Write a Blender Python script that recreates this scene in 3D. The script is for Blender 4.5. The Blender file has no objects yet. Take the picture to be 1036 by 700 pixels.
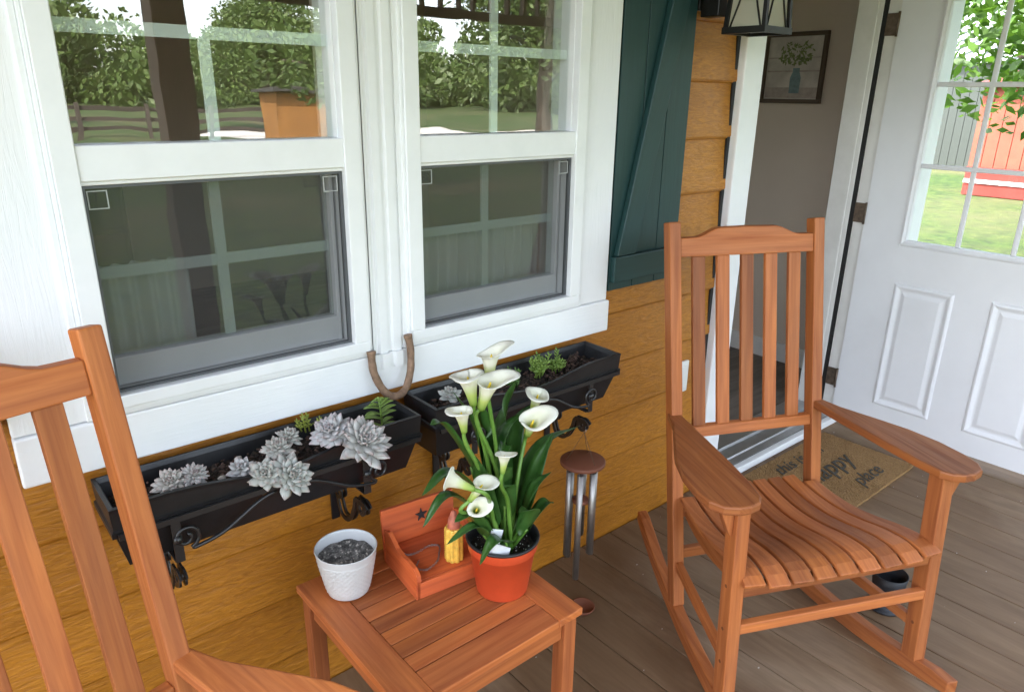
import bpy, bmesh, math, random
from mathutils import Vector, Matrix, noise
random.seed(7)
R = math.radians
PI = math.pi
sc = bpy.context.scene
COL = sc.collection

# ------------------------------------------------------------------ materials
MATS = {}
def nmat(name):
    m = bpy.data.materials.new(name); m.use_nodes = True
    nt = m.node_tree; nt.nodes.clear()
    out = nt.nodes.new('ShaderNodeOutputMaterial')
    MATS[name] = m
    return m, nt, out
def N(nt, t, **kw):
    n = nt.nodes.new(t)
    for k, v in kw.items():
        if k.startswith('i_'):
            n.inputs[k[2:].replace('_', ' ')].default_value = v
        else: setattr(n, k, v)
    return n
def ramp(nt, fac, stops):
    r = N(nt, 'ShaderNodeValToRGB'); e = r.color_ramp.elements
    while len(e) < len(stops): e.new(0.5)
    for el, (p, c) in zip(e, stops):
        el.position = p; el.color = (*c, 1) if len(c) == 3 else c
    nt.links.new(fac, r.inputs[0]); return r.outputs[0]
def coords(nt, kind, scale):
    tc = N(nt, 'ShaderNodeTexCoord'); mp = N(nt, 'ShaderNodeMapping')
    mp.inputs['Scale'].default_value = scale
    nt.links.new(tc.outputs[kind], mp.inputs[0]); return mp.outputs[0]
def noise_tex(nt, vec, scale=1, detail=4, rough=.55, dist=0):
    n = N(nt, 'ShaderNodeTexNoise', i_Scale=scale, i_Detail=detail, i_Roughness=rough, i_Distortion=dist)
    nt.links.new(vec, n.inputs['Vector']); return n.outputs['Fac']
def bump(nt, h, strength=.3, dist=.002):
    b = N(nt, 'ShaderNodeBump', i_Strength=strength, i_Distance=dist)
    nt.links.new(h, b.inputs['Height']); return b.outputs[0]
def mixc(nt, fac, a, b, mode='MIX'):
    m = N(nt, 'ShaderNodeMix', data_type='RGBA', blend_type=mode)
    if isinstance(fac, (int, float)): m.inputs[0].default_value = fac
    else: nt.links.new(fac, m.inputs[0])
    for s, v in ((m.inputs[6], a), (m.inputs[7], b)):
        if isinstance(v, tuple): s.default_value = (*v, 1)
        else: nt.links.new(v, s)
    return m.outputs[2]
def princ(nt, out, col, rough=.5, metal=0, normal=None, spec=.5):
    p = N(nt, 'ShaderNodeBsdfPrincipled')
    if isinstance(col, tuple): p.inputs['Base Color'].default_value = (*col, 1)
    else: nt.links.new(col, p.inputs['Base Color'])
    if isinstance(rough, (int, float)): p.inputs['Roughness'].default_value = rough
    else: nt.links.new(rough, p.inputs['Roughness'])
    p.inputs['Metallic'].default_value = metal
    p.inputs['Specular IOR Level'].default_value = spec
    if normal: nt.links.new(normal, p.inputs['Normal'])
    nt.links.new(p.outputs[0], out.inputs[0]); return p

def m_wood(name, dark, light, rough=.45, su=3.0, sv=60.0, var=.25, bs=.25):
    m, nt, out = nmat(name)
    v = coords(nt, 'UV', (su, sv, 1))
    n1 = noise_tex(nt, v, 1, 6, .6, .6)
    v2 = coords(nt, 'UV', (su * .5, sv * .16, 1))
    n2 = noise_tex(nt, v2, 1, 3, .5, 1.2)
    c = ramp(nt, n1, [(.28, dark), (.72, light)])
    c2 = ramp(nt, n2, [(.3, (.62, .55, .50)), (.68, (1, 1, 1))])
    c = mixc(nt, .65, c, c2, 'MULTIPLY')
    oi = N(nt, 'ShaderNodeObjectInfo')
    mr = N(nt, 'ShaderNodeMapRange'); mr.inputs[3].default_value = 1 - var; mr.inputs[4].default_value = 1 + var * .5
    nt.links.new(oi.outputs['Random'], mr.inputs[0])
    hsv = N(nt, 'ShaderNodeHueSaturation'); nt.links.new(mr.outputs[0], hsv.inputs['Value']); nt.links.new(c, hsv.inputs['Color'])
    mr2 = N(nt, 'ShaderNodeMapRange'); mr2.inputs[3].default_value = .93; mr2.inputs[4].default_value = 1.03
    nt.links.new(n2, mr2.inputs[0]); nt.links.new(mr2.outputs[0], hsv.inputs['Saturation'])
    ro = ramp(nt, n1, [(.2, (rough + .15,) * 3), (.8, (rough - .08,) * 3)])
    princ(nt, out, hsv.outputs[0], ro, 0, bump(nt, n1, bs, .0015), .35); return m
def m_plain(name, col, rough=.5, metal=0, bscale=0, bstr=.2, bdist=.001, var=.08, vscale=12, spec=.5):
    m, nt, out = nmat(name)
    v = coords(nt, 'Object', (1, 1, 1))
    n = noise_tex(nt, v, vscale, 4, .6)
    c = ramp(nt, n, [(.3, tuple(x * (1 - var) for x in col)), (.7, tuple(min(1, x * (1 + var)) for x in col))])
    nb = None
    if bscale: nb = bump(nt, noise_tex(nt, v, bscale, 4, .6), bstr, bdist)
    princ(nt, out, c, rough, metal, nb, spec); return m

m_wood('chair_wood', (.31, .082, .020), (.53, .178, .046), .48, 3.2, 70, var=.34, bs=.12)
m_wood('table_wood', (.33, .082, .020), (.55, .172, .044), .48, 3.2, 70, var=.30, bs=.12)
m_wood('bench_wood', (.50, .085, .022), (.75, .16, .04), .4, var=.1)
m_wood('plug_wood', (.12, .035, .012), (.24, .075, .025), .5)
m_wood('chime_wood', (.20, .065, .034), (.34, .125, .068), .5)
m_wood('picture_frame_wood', (.06, .042, .03), (.12, .085, .06), .5)
m_wood('post_wood', (.14, .10, .075), (.24, .18, .13), .8, var=.1)
m_wood('fence_wood', (.05, .04, .035), (.10, .08, .065), .9)
m_wood('indoor_floor', (.11, .09, .075), (.22, .19, .16), .45, 2, 14, var=.05)
# orange siding with embossed wood grain
m, nt, out = nmat('siding_orange')
v = coords(nt, 'UV', (11, 60, 1)); n1 = noise_tex(nt, v, 1, 5, .6, 2.6)
vb = coords(nt, 'UV', (4.2, 26, 1)); w = N(nt, 'ShaderNodeTexWave', wave_type='BANDS', bands_direction='Y', i_Scale=1.1, i_Distortion=9.0, i_Detail=3.0)
nt.links.new(vb, w.inputs['Vector'])
v3 = coords(nt, 'UV', (.9, 2.2, 1)); n3 = noise_tex(nt, v3, 1, 3, .5)
vs_ = coords(nt, 'UV', (5, 15, 1)); n4 = noise_tex(nt, vs_, 1, 2, .5, 3.5)
hh = N(nt, 'ShaderNodeMath', operation='MULTIPLY_ADD'); nt.links.new(n4, hh.inputs[0]); hh.inputs[1].default_value = 1.4; nt.links.new(n1, hh.inputs[2])
c = ramp(nt, n1, [(.3, (.31, .115, .007)), (.55, (.45, .178, .012)), (.75, (.55, .23, .018))])
c = mixc(nt, .8, c, ramp(nt, n3, [(.3, (.78, .72, .66)), (.7, (1, 1, 1))]), 'MULTIPLY')
princ(nt, out, c, .48, 0, bump(nt, hh.outputs[0], .6, .0028))
# white painted trim board with faint grain
m, nt, out = nmat('trim_white')
v = coords(nt, 'UV', (6, 75, 1)); n1 = noise_tex(nt, v, 1, 5, .6, 1.5)
v3 = coords(nt, 'Object', (4, 4, 4)); n3 = noise_tex(nt, v3, 1, 4, .6)
c = ramp(nt, n3, [(.3, (.80, .81, .82)), (.7, (.86, .86, .86))])
princ(nt, out, c, .55, 0, bump(nt, n1, .5, .0022))
m_plain('vinyl_white', (.80, .81, .81), .35, var=.03, bscale=40, bstr=.05)
m_plain('door_white', (.78, .79, .82), .42, var=.03, bscale=25, bstr=.08, vscale=4)
m_plain('jamb_white', (.74, .73, .71), .5, var=.05)
m_plain('muntin_pale', (.80, .84, .82), .5, var=.03)
m_plain('weatherstrip', (.012, .012, .012), .7)
m_plain('hinge_metal', (.16, .12, .09), .45, .6, var=.3, vscale=60)
m, nt, out = nmat('shutter_teal')
v = coords(nt, 'UV', (4, 60, 1)); n1 = noise_tex(nt, v, 1, 5, .6, 1)
princ(nt, out, ramp(nt, n1, [(.3, (.007, .034, .033)), (.7, (.011, .046, .044))]), .5, 0, bump(nt, n1, .35, .0015))
m_plain('interior_paint', (.64, .56, .48), .75, var=.04, bscale=60, bstr=.08, vscale=2)
m_plain('interior_ceiling', (.62, .6, .56), .8, var=.03)
m_plain('porch_ceiling', (.24, .20, .16), .6, var=.05)
m_plain('aluminium', (.48, .49, .5), .35, .9, var=.08)
m_plain('screen_frame', (.10, .105, .11), .5, .3)
m_plain('black_iron', (.012, .012, .013), .38, .0, bscale=90, bstr=.25, spec=.6)
m_plain('planter_black', (.010, .010, .011), .42, 0, bscale=160, bstr=.25, var=.25, vscale=30)
m_plain('ceramic_white', (.56, .565, .56), .3, 0, var=.03)
m_plain('pot_red', (.60, .075, .025), .38, 0, var=.08, vscale=25, bscale=50, bstr=.06)
m_plain('pot_black', (.012, .012, .014), .45)
m_plain('rust_iron', (.22, .135, .085), .7, .2, bscale=140, bstr=.5, bdist=.001, var=.4, vscale=60)
m_plain('chime_metal', (.36, .34, .32), .42, .9, var=.12, vscale=20)
m_plain('string_brown', (.10, .06, .035), .9)
m_plain('chain_metal', (.30, .22, .20), .4, .8, var=.3, vscale=90)
m_plain('star_black', (.02, .016, .018), .6)
m_plain('corn_husk', (.42, .12, .07), .6, 0, bscale=150, bstr=.6, var=.3, vscale=60)
m_plain('corn_yellow', (.74, .44, .07), .4, 0, var=.30, vscale=70)
m_plain('outlet_white', (.78, .78, .76), .35, var=.02)
m_plain('lantern_black', (.010, .009, .008), .4, .3)
m_plain('tag_white', (.75, .76, .78), .4, var=.1, vscale=60)
m_plain('tag_grey', (.42, .43, .42), .5)
m_plain('mat_ink', (.065, .055, .040), .95, var=.4, vscale=120)
m_plain('cup_dark', (.012, .014, .018), .55)
m_plain('curtain_white', (.62, .62, .60), .85, var=.04)
m_plain('picture_paper', (.52, .49, .45), .6, var=.2, vscale=12)
m_plain('picture_vase', (.17, .26, .28), .6, var=.25, vscale=40)
m_plain('picture_leaf', (.16, .20, .08), .6, var=.5, vscale=60)
m_plain('picture_board', (.38, .33, .30), .6, var=.2, vscale=30)
m_plain('furniture_dark', (.10, .07, .05), .5)
m_plain('pebble_pale', (.42, .38, .33), .8, var=.35, vscale=200)
m_plain('perlite', (.75, .74, .70), .9)
m_plain('bark', (.11, .085, .065), .95, bscale=14, bstr=.8, bdist=.03, var=.4, vscale=5)
m_plain('shed_orange', (.30, .13, .03), .8, var=.25, vscale=3)
m_plain('shed_red', (.22, .02, .014), .7, var=.25, vscale=2)
m_plain('shed_red_light', (.26, .055, .032), .7, var=.25, vscale=2)
m_plain('metal_grey', (.05, .055, .052), .5, .2, var=.08)
m_plain('metal_white', (.75, .77, .80), .45, .1, var=.05)
m_plain('stone_pale', (.55, .52, .47), .9, var=.2)
m_plain('roof_dark', (.06, .055, .05), .9, var=.2)
# potting soil
m, nt, out = nmat('soil')
v = coords(nt, 'Object', (1, 1, 1)); n1 = noise_tex(nt, v, 130, 6, .7)
vo = N(nt, 'ShaderNodeTexVoronoi', i_Scale=150.0); nt.links.new(v, vo.inputs['Vector'])
c = ramp(nt, n1, [(.35, (.010, .007, .005)), (.55, (.035, .022, .015)), (.72, (.13, .09, .065))])
princ(nt, out, c, .95, 0, bump(nt, n1, 1, .012))
m, nt, out = nmat('soil_dry')
v = coords(nt, 'Object', (1, 1, 1)); n1 = noise_tex(nt, v, 60, 6, .75)
c = ramp(nt, n1, [(.35, (.03, .028, .025)), (.5, (.14, .13, .12)), (.66, (.40, .38, .34))])
princ(nt, out, c, .95, 0, bump(nt, n1, 1, .01))
# mulch chips
m, nt, out = nmat('mulch')
oi = N(nt, 'ShaderNodeTexCoord'); n1 = noise_tex(nt, coords(nt, 'Object', (60, 60, 60)), 1, 2, .5)
princ(nt, out, ramp(nt, n1, [(.3, (.018, .010, .007)), (.55, (.06, .032, .022)), (.75, (.14, .085, .06))]), .9)
# deck boards
m, nt, out = nmat('deck')
v = coords(nt, 'UV', (2.2, 11, 1)); n1 = noise_tex(nt, v, 1, 7, .65, .8)
v2 = coords(nt, 'Object', (1.6, .9, 1)); n2 = noise_tex(nt, v2, 1, 6, .62, .5)
v3 = coords(nt, 'UV', (3, 120, 1)); n3 = noise_tex(nt, v3, 1, 4, .6, .2)
c = ramp(nt, n1, [(.25, (.125, .070, .032)), (.55, (.180, .108, .055)), (.85, (.25, .165, .092))])
wv = ramp(nt, n2, [(.52, (0, 0, 0)), (.72, (1, 1, 1))])
mm = N(nt, 'ShaderNodeMath', operation='MULTIPLY'); nt.links.new(wv, mm.inputs[0]); nt.links.new(n1, mm.inputs[1])
c = mixc(nt, mm.outputs[0], c, (.36, .275, .185))
c = mixc(nt, .35, c, ramp(nt, n3, [(.3, (.62, .6, .58)), (.6, (1, 1, 1))]), 'MULTIPLY')
princ(nt, out, c, .62, 0, bump(nt, n3, .35, .0015))
# coir mat
m, nt, out = nmat('coir')
v = coords(nt, 'Object', (1, 1, 1)); n1 = noise_tex(nt, v, 260, 5, .8); n2 = noise_tex(nt, v, 14, 3, .5)
c = ramp(nt, n1, [(.3, (.16, .088, .032)), (.65, (.50, .29, .11))])
c = mixc(nt, .6, c, ramp(nt, n2, [(.3, (.7, .66, .6)), (.7, (1, 1, 1))]), 'MULTIPLY')
princ(nt, out, c, .98, 0, bump(nt, n1, 1, .006))
# grass ground
m, nt, out = nmat('lawn')
v = coords(nt, 'Object', (1, 1, 1)); n1 = noise_tex(nt, v, 5, 8, .75); n2 = noise_tex(nt, v, .22, 4, .6)
c = ramp(nt, n1, [(.36, (.010, .028, .002)), (.52, (.034, .070, .004)), (.68, (.10, .12, .02))])
c = mixc(nt, ramp(nt, n2, [(.45, (0, 0, 0)), (.7, (1, 1, 1))]), c, (.10, .09, .035))
princ(nt, out, c, .95, 0, bump(nt, n1, 1, .08))
# foliage: leaf colour varies between objects and leaf clumps
def m_leaf(name, a, b, trans=.35, scale=3, rough=.5, kind='Object'):
    m, nt, out = nmat(name)
    n1 = noise_tex(nt, coords(nt, kind, (scale,) * 3), 1, 3, .6)
    c = ramp(nt, n1, [(.32, a), (.68, b)])
    p = N(nt, 'ShaderNodeBsdfPrincipled'); nt.links.new(c, p.inputs['Base Color']); p.inputs['Roughness'].default_value = rough
    t = N(nt, 'ShaderNodeBsdfTranslucent'); nt.links.new(c, t.inputs[0])
    mx = N(nt, 'ShaderNodeMixShader'); mx.inputs[0].default_value = trans
    nt.links.new(p.outputs[0], mx.inputs[1]); nt.links.new(t.outputs[0], mx.inputs[2]); nt.links.new(mx.outputs[0], out.inputs[0])
m_leaf('tree_leaf', (.06, .11, .022), (.15, .21, .055), .4, 1.3)
m_leaf('tree_leaf_bright', (.035, .09, .008), (.10, .19, .02), .5, 2.0)
m_leaf('calla_leaf', (.024, .085, .014), (.065, .160, .032), .28, 14, .32)
m_leaf('calla_stem', (.10, .24, .03), (.20, .36, .07), .2, 10, .35)
m_leaf('succulent_green', (.14, .24, .035), (.30, .42, .09), .25, 30, .4)
m_leaf('succulent_lime', (.26, .32, .04), (.45, .48, .10), .25, 30, .4)
m_leaf('succulent_dark', (.07, .15, .035), (.16, .28, .07), .25, 30, .4)
# succulent petals / calla spathe use uv.x = distance from the base
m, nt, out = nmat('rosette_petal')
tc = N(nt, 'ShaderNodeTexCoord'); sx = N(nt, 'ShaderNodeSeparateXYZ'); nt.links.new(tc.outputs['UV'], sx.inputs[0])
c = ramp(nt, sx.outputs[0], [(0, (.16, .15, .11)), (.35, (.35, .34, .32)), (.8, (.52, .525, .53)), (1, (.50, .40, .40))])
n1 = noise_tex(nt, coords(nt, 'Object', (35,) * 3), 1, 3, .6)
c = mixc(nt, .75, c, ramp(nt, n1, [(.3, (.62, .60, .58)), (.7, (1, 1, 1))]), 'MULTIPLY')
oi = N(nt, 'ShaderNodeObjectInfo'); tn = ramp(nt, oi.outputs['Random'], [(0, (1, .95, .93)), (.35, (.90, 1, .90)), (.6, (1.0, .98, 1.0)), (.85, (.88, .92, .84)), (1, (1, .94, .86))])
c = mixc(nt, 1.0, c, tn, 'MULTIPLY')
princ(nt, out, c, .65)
m, nt, out = nmat('calla_spathe')
tc = N(nt, 'ShaderNodeTexCoord'); sx = N(nt, 'ShaderNodeSeparateXYZ'); nt.links.new(tc.outputs['UV'], sx.inputs[0])
c = ramp(nt, sx.outputs[0], [(0, (.22, .40, .05)), (.28, (.55, .66, .18)), (.55, (.86, .86, .70)), (1, (.88, .88, .80))])
p = N(nt, 'ShaderNodeBsdfPrincipled'); nt.links.new(c, p.inputs['Base Color']); p.inputs['Roughness'].default_value = .5
t = N(nt, 'ShaderNodeBsdfTranslucent'); nt.links.new(c, t.inputs[0])
mx = N(nt, 'ShaderNodeMixShader'); mx.inputs[0].default_value = .3
nt.links.new(p.outputs[0], mx.inputs[1]); nt.links.new(t.outputs[0], mx.inputs[2]); nt.links.new(mx.outputs[0], out.inputs[0])
m_plain('spadix_yellow', (.75, .55, .05), .6, 0, bscale=300, bstr=.5)
# window glass
def m_glass(name, tint, ior, base=0.0):
    m, nt, out = nmat(name)
    tr = N(nt, 'ShaderNodeBsdfTransparent'); tr.inputs[0].default_value = (*tint, 1)
    gl = N(nt, 'ShaderNodeBsdfGlossy'); gl.inputs['Roughness'].default_value = 0.0
    nb = noise_tex(nt, coords(nt, 'Object', (1, 1, 1)), 5, 2, .5)
    nt.links.new(bump(nt, nb, .12, .004), gl.inputs['Normal'])
    fr = N(nt, 'ShaderNodeFresnel', i_IOR=ior)
    ad = N(nt, 'ShaderNodeMath', operation='ADD', use_clamp=True); ad.inputs[1].default_value = base
    nt.links.new(fr.outputs[0], ad.inputs[0])
    ge = N(nt, 'ShaderNodeNewGeometry'); sb = N(nt, 'ShaderNodeMath', operation='SUBTRACT', use_clamp=True)
    nt.links.new(ad.outputs[0], sb.inputs[0]); nt.links.new(ge.outputs['Backfacing'], sb.inputs[1])   # each pane reflects on its outer face only
    mx = N(nt, 'ShaderNodeMixShader'); nt.links.new(sb.outputs[0], mx.inputs[0])
    nt.links.new(tr.outputs[0], mx.inputs[1]); nt.links.new(gl.outputs[0], mx.inputs[2]); nt.links.new(mx.outputs[0], out.inputs[0])
m_glass('window_glass', (.94, .97, .955), 1.6, .19)
m_glass('door_glass', (.95, .98, .96), 1.3, .0)
m, nt, out = nmat('lantern_glass')
tr = N(nt, 'ShaderNodeBsdfTransparent'); df = N(nt, 'ShaderNodeBsdfDiffuse'); df.inputs[0].default_value = (.75, .74, .62, 1)
t = N(nt, 'ShaderNodeBsdfTranslucent'); t.inputs[0].default_value = (.75, .74, .62, 1)
m1 = N(nt, 'ShaderNodeMixShader'); m1.inputs[0].default_value = .5; nt.links.new(df.outputs[0], m1.inputs[1]); nt.links.new(t.outputs[0], m1.inputs[2])
mx = N(nt, 'ShaderNodeMixShader'); mx.inputs[0].default_value = .72
nt.links.new(tr.outputs[0], mx.inputs[1]); nt.links.new(m1.outputs[0], mx.inputs[2]); nt.links.new(mx.outputs[0], out.inputs[0])
m, nt, out = nmat('insect_screen')
tr = N(nt, 'ShaderNodeBsdfTransparent'); df = N(nt, 'ShaderNodeBsdfDiffuse'); df.inputs[0].default_value = (.055, .057, .057, 1)
v = coords(nt, 'UV', (900, 900, 1))
mx = N(nt, 'ShaderNodeMixShader'); mx.inputs[0].default_value = .50
nt.links.new(tr.outputs[0], mx.inputs[1]); nt.links.new(df.outputs[0], mx.inputs[2]); nt.links.new(mx.outputs[0], out.inputs[0])
m, nt, out = nmat('sheer_curtain')
tr = N(nt, 'ShaderNodeBsdfTransparent'); df = N(nt, 'ShaderNodeBsdfDiffuse'); df.inputs[0].default_value = (.8, .8, .78, 1)
mx = N(nt, 'ShaderNodeMixShader'); mx.inputs[0].default_value = .95
nt.links.new(tr.outputs[0], mx.inputs[1]); nt.links.new(df.outputs[0], mx.inputs[2]); nt.links.new(mx.outputs[0], out.inputs[0])

# ------------------------------------------------------------------ mesh builder
class MB:
    def __init__(s):
        s.bm = bmesh.new(); s.uv = s.bm.loops.layers.uv.new('UVMap')
    def grain(s, faces, g):
        g = Vector(g).normalized(); ou, ov = random.uniform(0, 50), random.uniform(0, 50)
        for f in faces:
            f.normal_update(); n = f.normal
            t = n.cross(g)
            if t.length < .2:
                t = n.orthogonal(); gg = n.cross(t)
            else: gg = g
            t.normalize()
            for l in f.loops: l[s.uv].uv = (l.vert.co.dot(gg) + ou, l.vert.co.dot(t) + ov)
    def faces(s, vs, idx, g=None, smooth=False):
        bv = [s.bm.verts.new(v) for v in vs]; fs = []
        for i in idx:
            f = s.bm.faces.new([bv[k] for k in i]); f.smooth = smooth; fs.append(f)
        if g is not None: s.grain(fs, g)
        return fs
    def box(s, x0, x1, y0, y1, z0, z1, g=None):
        d = (x1 - x0, y1 - y0, z1 - z0)
        if g is None:
            k = max(range(3), key=lambda i: abs(d[i])); g = [0, 0, 0]; g[k] = 1
        vs = [(x, y, z) for z in (z0, z1) for y in (y0, y1) for x in (x0, x1)]
        return s.faces(vs, [(0, 2, 3, 1), (4, 5, 7, 6), (0, 1, 5, 4), (2, 6, 7, 3), (0, 4, 6, 2), (1, 3, 7, 5)], g)
    def sweep(s, pts, sizes, up=(0, 0, 1), g=None, cap=True, smooth=False):
        """rectangular section swept along pts; sizes (w,h) each or one"""
        up = Vector(up); P = [Vector(p) for p in pts]; rings = []
        if not isinstance(sizes, list): sizes = [sizes] * len(P)
        for i, p in enumerate(P):
            d = (P[min(i + 1, len(P) - 1)] - P[max(i - 1, 0)]).normalized()
            sd = d.cross(up).normalized(); u2 = sd.cross(d).normalized(); w, h = sizes[i]
            rings.append([s.bm.verts.new(p + sd * (a * w / 2) + u2 * (b * h / 2)) for a, b in ((-1, -1), (1, -1), (1, 1), (-1, 1))])
        fs = []
        for a, b in zip(rings, rings[1:]):
            for k in range(4):
                f = s.bm.faces.new((a[k], a[(k + 1) % 4], b[(k + 1) % 4], b[k])); fs.append(f)
        if cap:
            fs.append(s.bm.faces.new(rings[0][::-1])); fs.append(s.bm.faces.new(rings[-1]))
        s.grain(fs, g or (P[-1] - P[0])); 
        if smooth:
            for f in fs: f.smooth = True
        return fs
    def prism(s, poly, fn, g=(1, 0, 0)):
        """poly: list of 2d points, fn(a,b,t) -> 3d with t 0/1"""
        n = len(poly)
        vs = [fn(a, b, 0) for a, b in poly] + [fn(a, b, 1) for a, b in poly]
        idx = [tuple(range(n))[::-1], tuple(range(n, 2 * n))] + [(i, (i + 1) % n, n + (i + 1) % n, n + i) for i in range(n)]
        return s.faces(vs, idx, g)
    def tube(s, pts, r, seg=8, cap=True):
        P = [Vector(p) for p in pts]; rings = []; ref = None
        rr = r if isinstance(r, list) else [r] * len(P)
        for i, p in enumerate(P):
            d = (P[min(i + 1, len(P) - 1)] - P[max(i - 1, 0)]).normalized()
            if ref is None: ref = d.orthogonal().normalized()
            ref = (ref - d * ref.dot(d))
            if ref.length < 1e-4: ref = d.orthogonal()
            ref.normalize(); b = d.cross(ref)
            rings.append([s.bm.verts.new(p + (ref * math.cos(t) + b * math.sin(t)) * rr[i]) for t in [2 * PI * k / seg for k in range(seg)]])
        fs = []
        L = 0
        for j, (a, b_) in enumerate(zip(rings, rings[1:])):
            L2 = L + (P[j + 1] - P[j]).length
            for k in range(seg):
                f = s.bm.faces.new((a[k], a[(k + 1) % seg], b_[(k + 1) % seg], b_[k])); f.smooth = True; fs.append(f)
                for l, (u, v) in zip(f.loops, ((L, k), (L, k + 1), (L2, k + 1), (L2, k))): l[s.uv].uv = (u, v * r0(rr) * .8)
            L = L2
        if cap:
            s.bm.faces.new(rings[0][::-1]); s.bm.faces.new(rings[-1])
        return fs
    def lathe(s, prof, c=(0, 0, 0), seg=40, smooth=True, cap0=True, cap1=False):
        rings = [[s.bm.verts.new((c[0] + r * math.cos(2 * PI * k / seg), c[1] + r * math.sin(2 * PI * k / seg), c[2] + z)) for k in range(seg)] for r, z in prof]
        for j, (a, b) in enumerate(zip(rings, rings[1:])):
            for k in range(seg):
                f = s.bm.faces.new((a[k], a[(k + 1) % seg], b[(k + 1) % seg], b[k])); f.smooth = smooth
        if cap0: s.bm.faces.new(rings[0][::-1])
        if cap1: s.bm.faces.new(rings[-1])
    def loft(s, rings, g=(0, 0, 1), cap=True):
        rv = [[s.bm.verts.new(p) for p in r] for r in rings]; n = len(rings[0]); fs = []
        for a, b in zip(rv, rv[1:]):
            for k in range(n): fs.append(s.bm.faces.new((a[k], a[(k + 1) % n], b[(k + 1) % n], b[k])))
        if cap: fs.append(s.bm.faces.new(rv[-1]))
        s.grain(fs, g); return fs
    def build(s, name, mat, parent=None, bevel=0, solid=0, recalc=True):
        if recalc: bmesh.ops.recalc_face_normals(s.bm, faces=s.bm.faces[:])
        me = bpy.data.meshes.new(name); s.bm.to_mesh(me); s.bm.free()
        for mm in (mat if isinstance(mat, list) else [mat]): me.materials.append(MATS[mm])
        o = bpy.data.objects.new(name, me); COL.objects.link(o)
        if parent: o.parent = parent
        if bevel:
            b = o.modifiers.new('Bevel', 'BEVEL'); b.width = bevel; b.segments = 2; b.limit_method = 'ANGLE'; b.angle_limit = R(40)
        if solid:
            b = o.modifiers.new('Solid', 'SOLIDIFY'); b.thickness = solid; b.offset = 0
        return o
def r0(r): return r[0] if isinstance(r, list) else r
def tag(o, label=None, cat=None, group=None, kind=None):
    if label: o['label'] = label
    if cat: o['category'] = cat
    if group: o['group'] = group
    if kind: o['kind'] = kind
    return o
def thing(name, label, cat, loc=(0, 0, 0), rz=0, group=None):
    o = bpy.data.objects.new(name, None); COL.objects.link(o)
    o.location = loc; o.rotation_euler = (0, 0, rz); o.empty_display_size = .1
    return tag(o, label, cat, group)
def kids(o): return [c for c in COL.objects if c.parent == o]
def copy_tree(o, parent=None):
    c = o.copy(); COL.objects.link(c); c.parent = parent
    for ch in kids(o): copy_tree(ch, c)
    return c
def lerp(a, b, t): return a + (b - a) * t
def cr(pts, n=8):
    """Catmull-Rom through 3d points"""
    P = [Vector(p) for p in pts]; P = [P[0] * 2 - P[1]] + P + [P[-1] * 2 - P[-2]]; o = []
    for i in range(1, len(P) - 2):
        for k in range(n):
            t = k / n
            o.append(.5 * ((2 * P[i]) + (P[i + 1] - P[i - 1]) * t + (2 * P[i - 1] - 5 * P[i] + 4 * P[i + 1] - P[i + 2]) * t * t + (3 * P[i] - P[i - 1] - 3 * P[i + 1] + P[i + 2]) * t ** 3))
    o.append(P[-2]); return o

# ------------------------------------------------------------------ camera
cam_d = bpy.data.cameras.new('camera'); cam = bpy.data.objects.new('camera', cam_d); COL.objects.link(cam)
cam_d.sensor_width = 36; cam_d.lens = 729.62 / 1036 * 36; cam_d.clip_start = .05; cam_d.clip_end = 2000
rows = ((.7668265837, .2013128613, -.6094670807), (-.6416911547, .2618585038, -.7208762626), (.0144724748, .9438767164, .3299807443))
M = Matrix(rows).to_4x4(); M.translation = (0, -1.519, 1.55); cam.matrix_world = M
sc.camera = cam

# ------------------------------------------------------------------ the house
LAP = .1835
house = thing('house', 'house front with orange lap siding, white window trim and a covered porch', 'house')
YS = .020
def siding_strip(mb, x0, x1, z0, z1):
    """laps clipped to x0..x1, z0..z1"""
    k = math.floor((z0 - 1.594) / LAP) - 1
    while 1.594 + k * LAP < z1:
        b = 1.594 + k * LAP; t = b + LAP; k += 1
        lo, hi = max(b, z0), min(t, z1)
        if hi - lo < .002: continue
        f = lambda z: YS + .013 * (z - b) / LAP
        pr = [(.06, lo), (f(lo) + .010, lo), (f(lo) + .0035, lo + .004), (f(lo), lo + .011), (f(hi), hi), (.06, hi)] if lo == b and hi - lo > .03 else [(.06, lo), (f(lo), lo), (f(hi), hi), (.06, hi)]
        mb.prism(pr, lambda a, c, t: (lerp(x0, x1, t), a, c), (1, 0, 0))
mb = MB()
WT = 2.0
siding_strip(mb, -1.6, .20, -.1, 2.62)
siding_strip(mb, .20, 1.56, -.1, .94)
siding_strip(mb, .20, 1.56, WT - .05, 2.62)
siding_strip(mb, 1.56, 2.302, -.1, 2.62)
siding_strip(mb, 2.296, 3.5, 2.2, 2.62)
siding_strip(mb, 3.56, 4.02, -.1, 2.62)
mb.build('siding', 'siding_orange', house)
mb = MB(); mb.box(2.286, 2.302, .0225, .030, -.05, 2.2); mb.build('shadow_gap_strip', 'weatherstrip', house)  # black strip stands in for the shade in the siding's end gap
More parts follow.
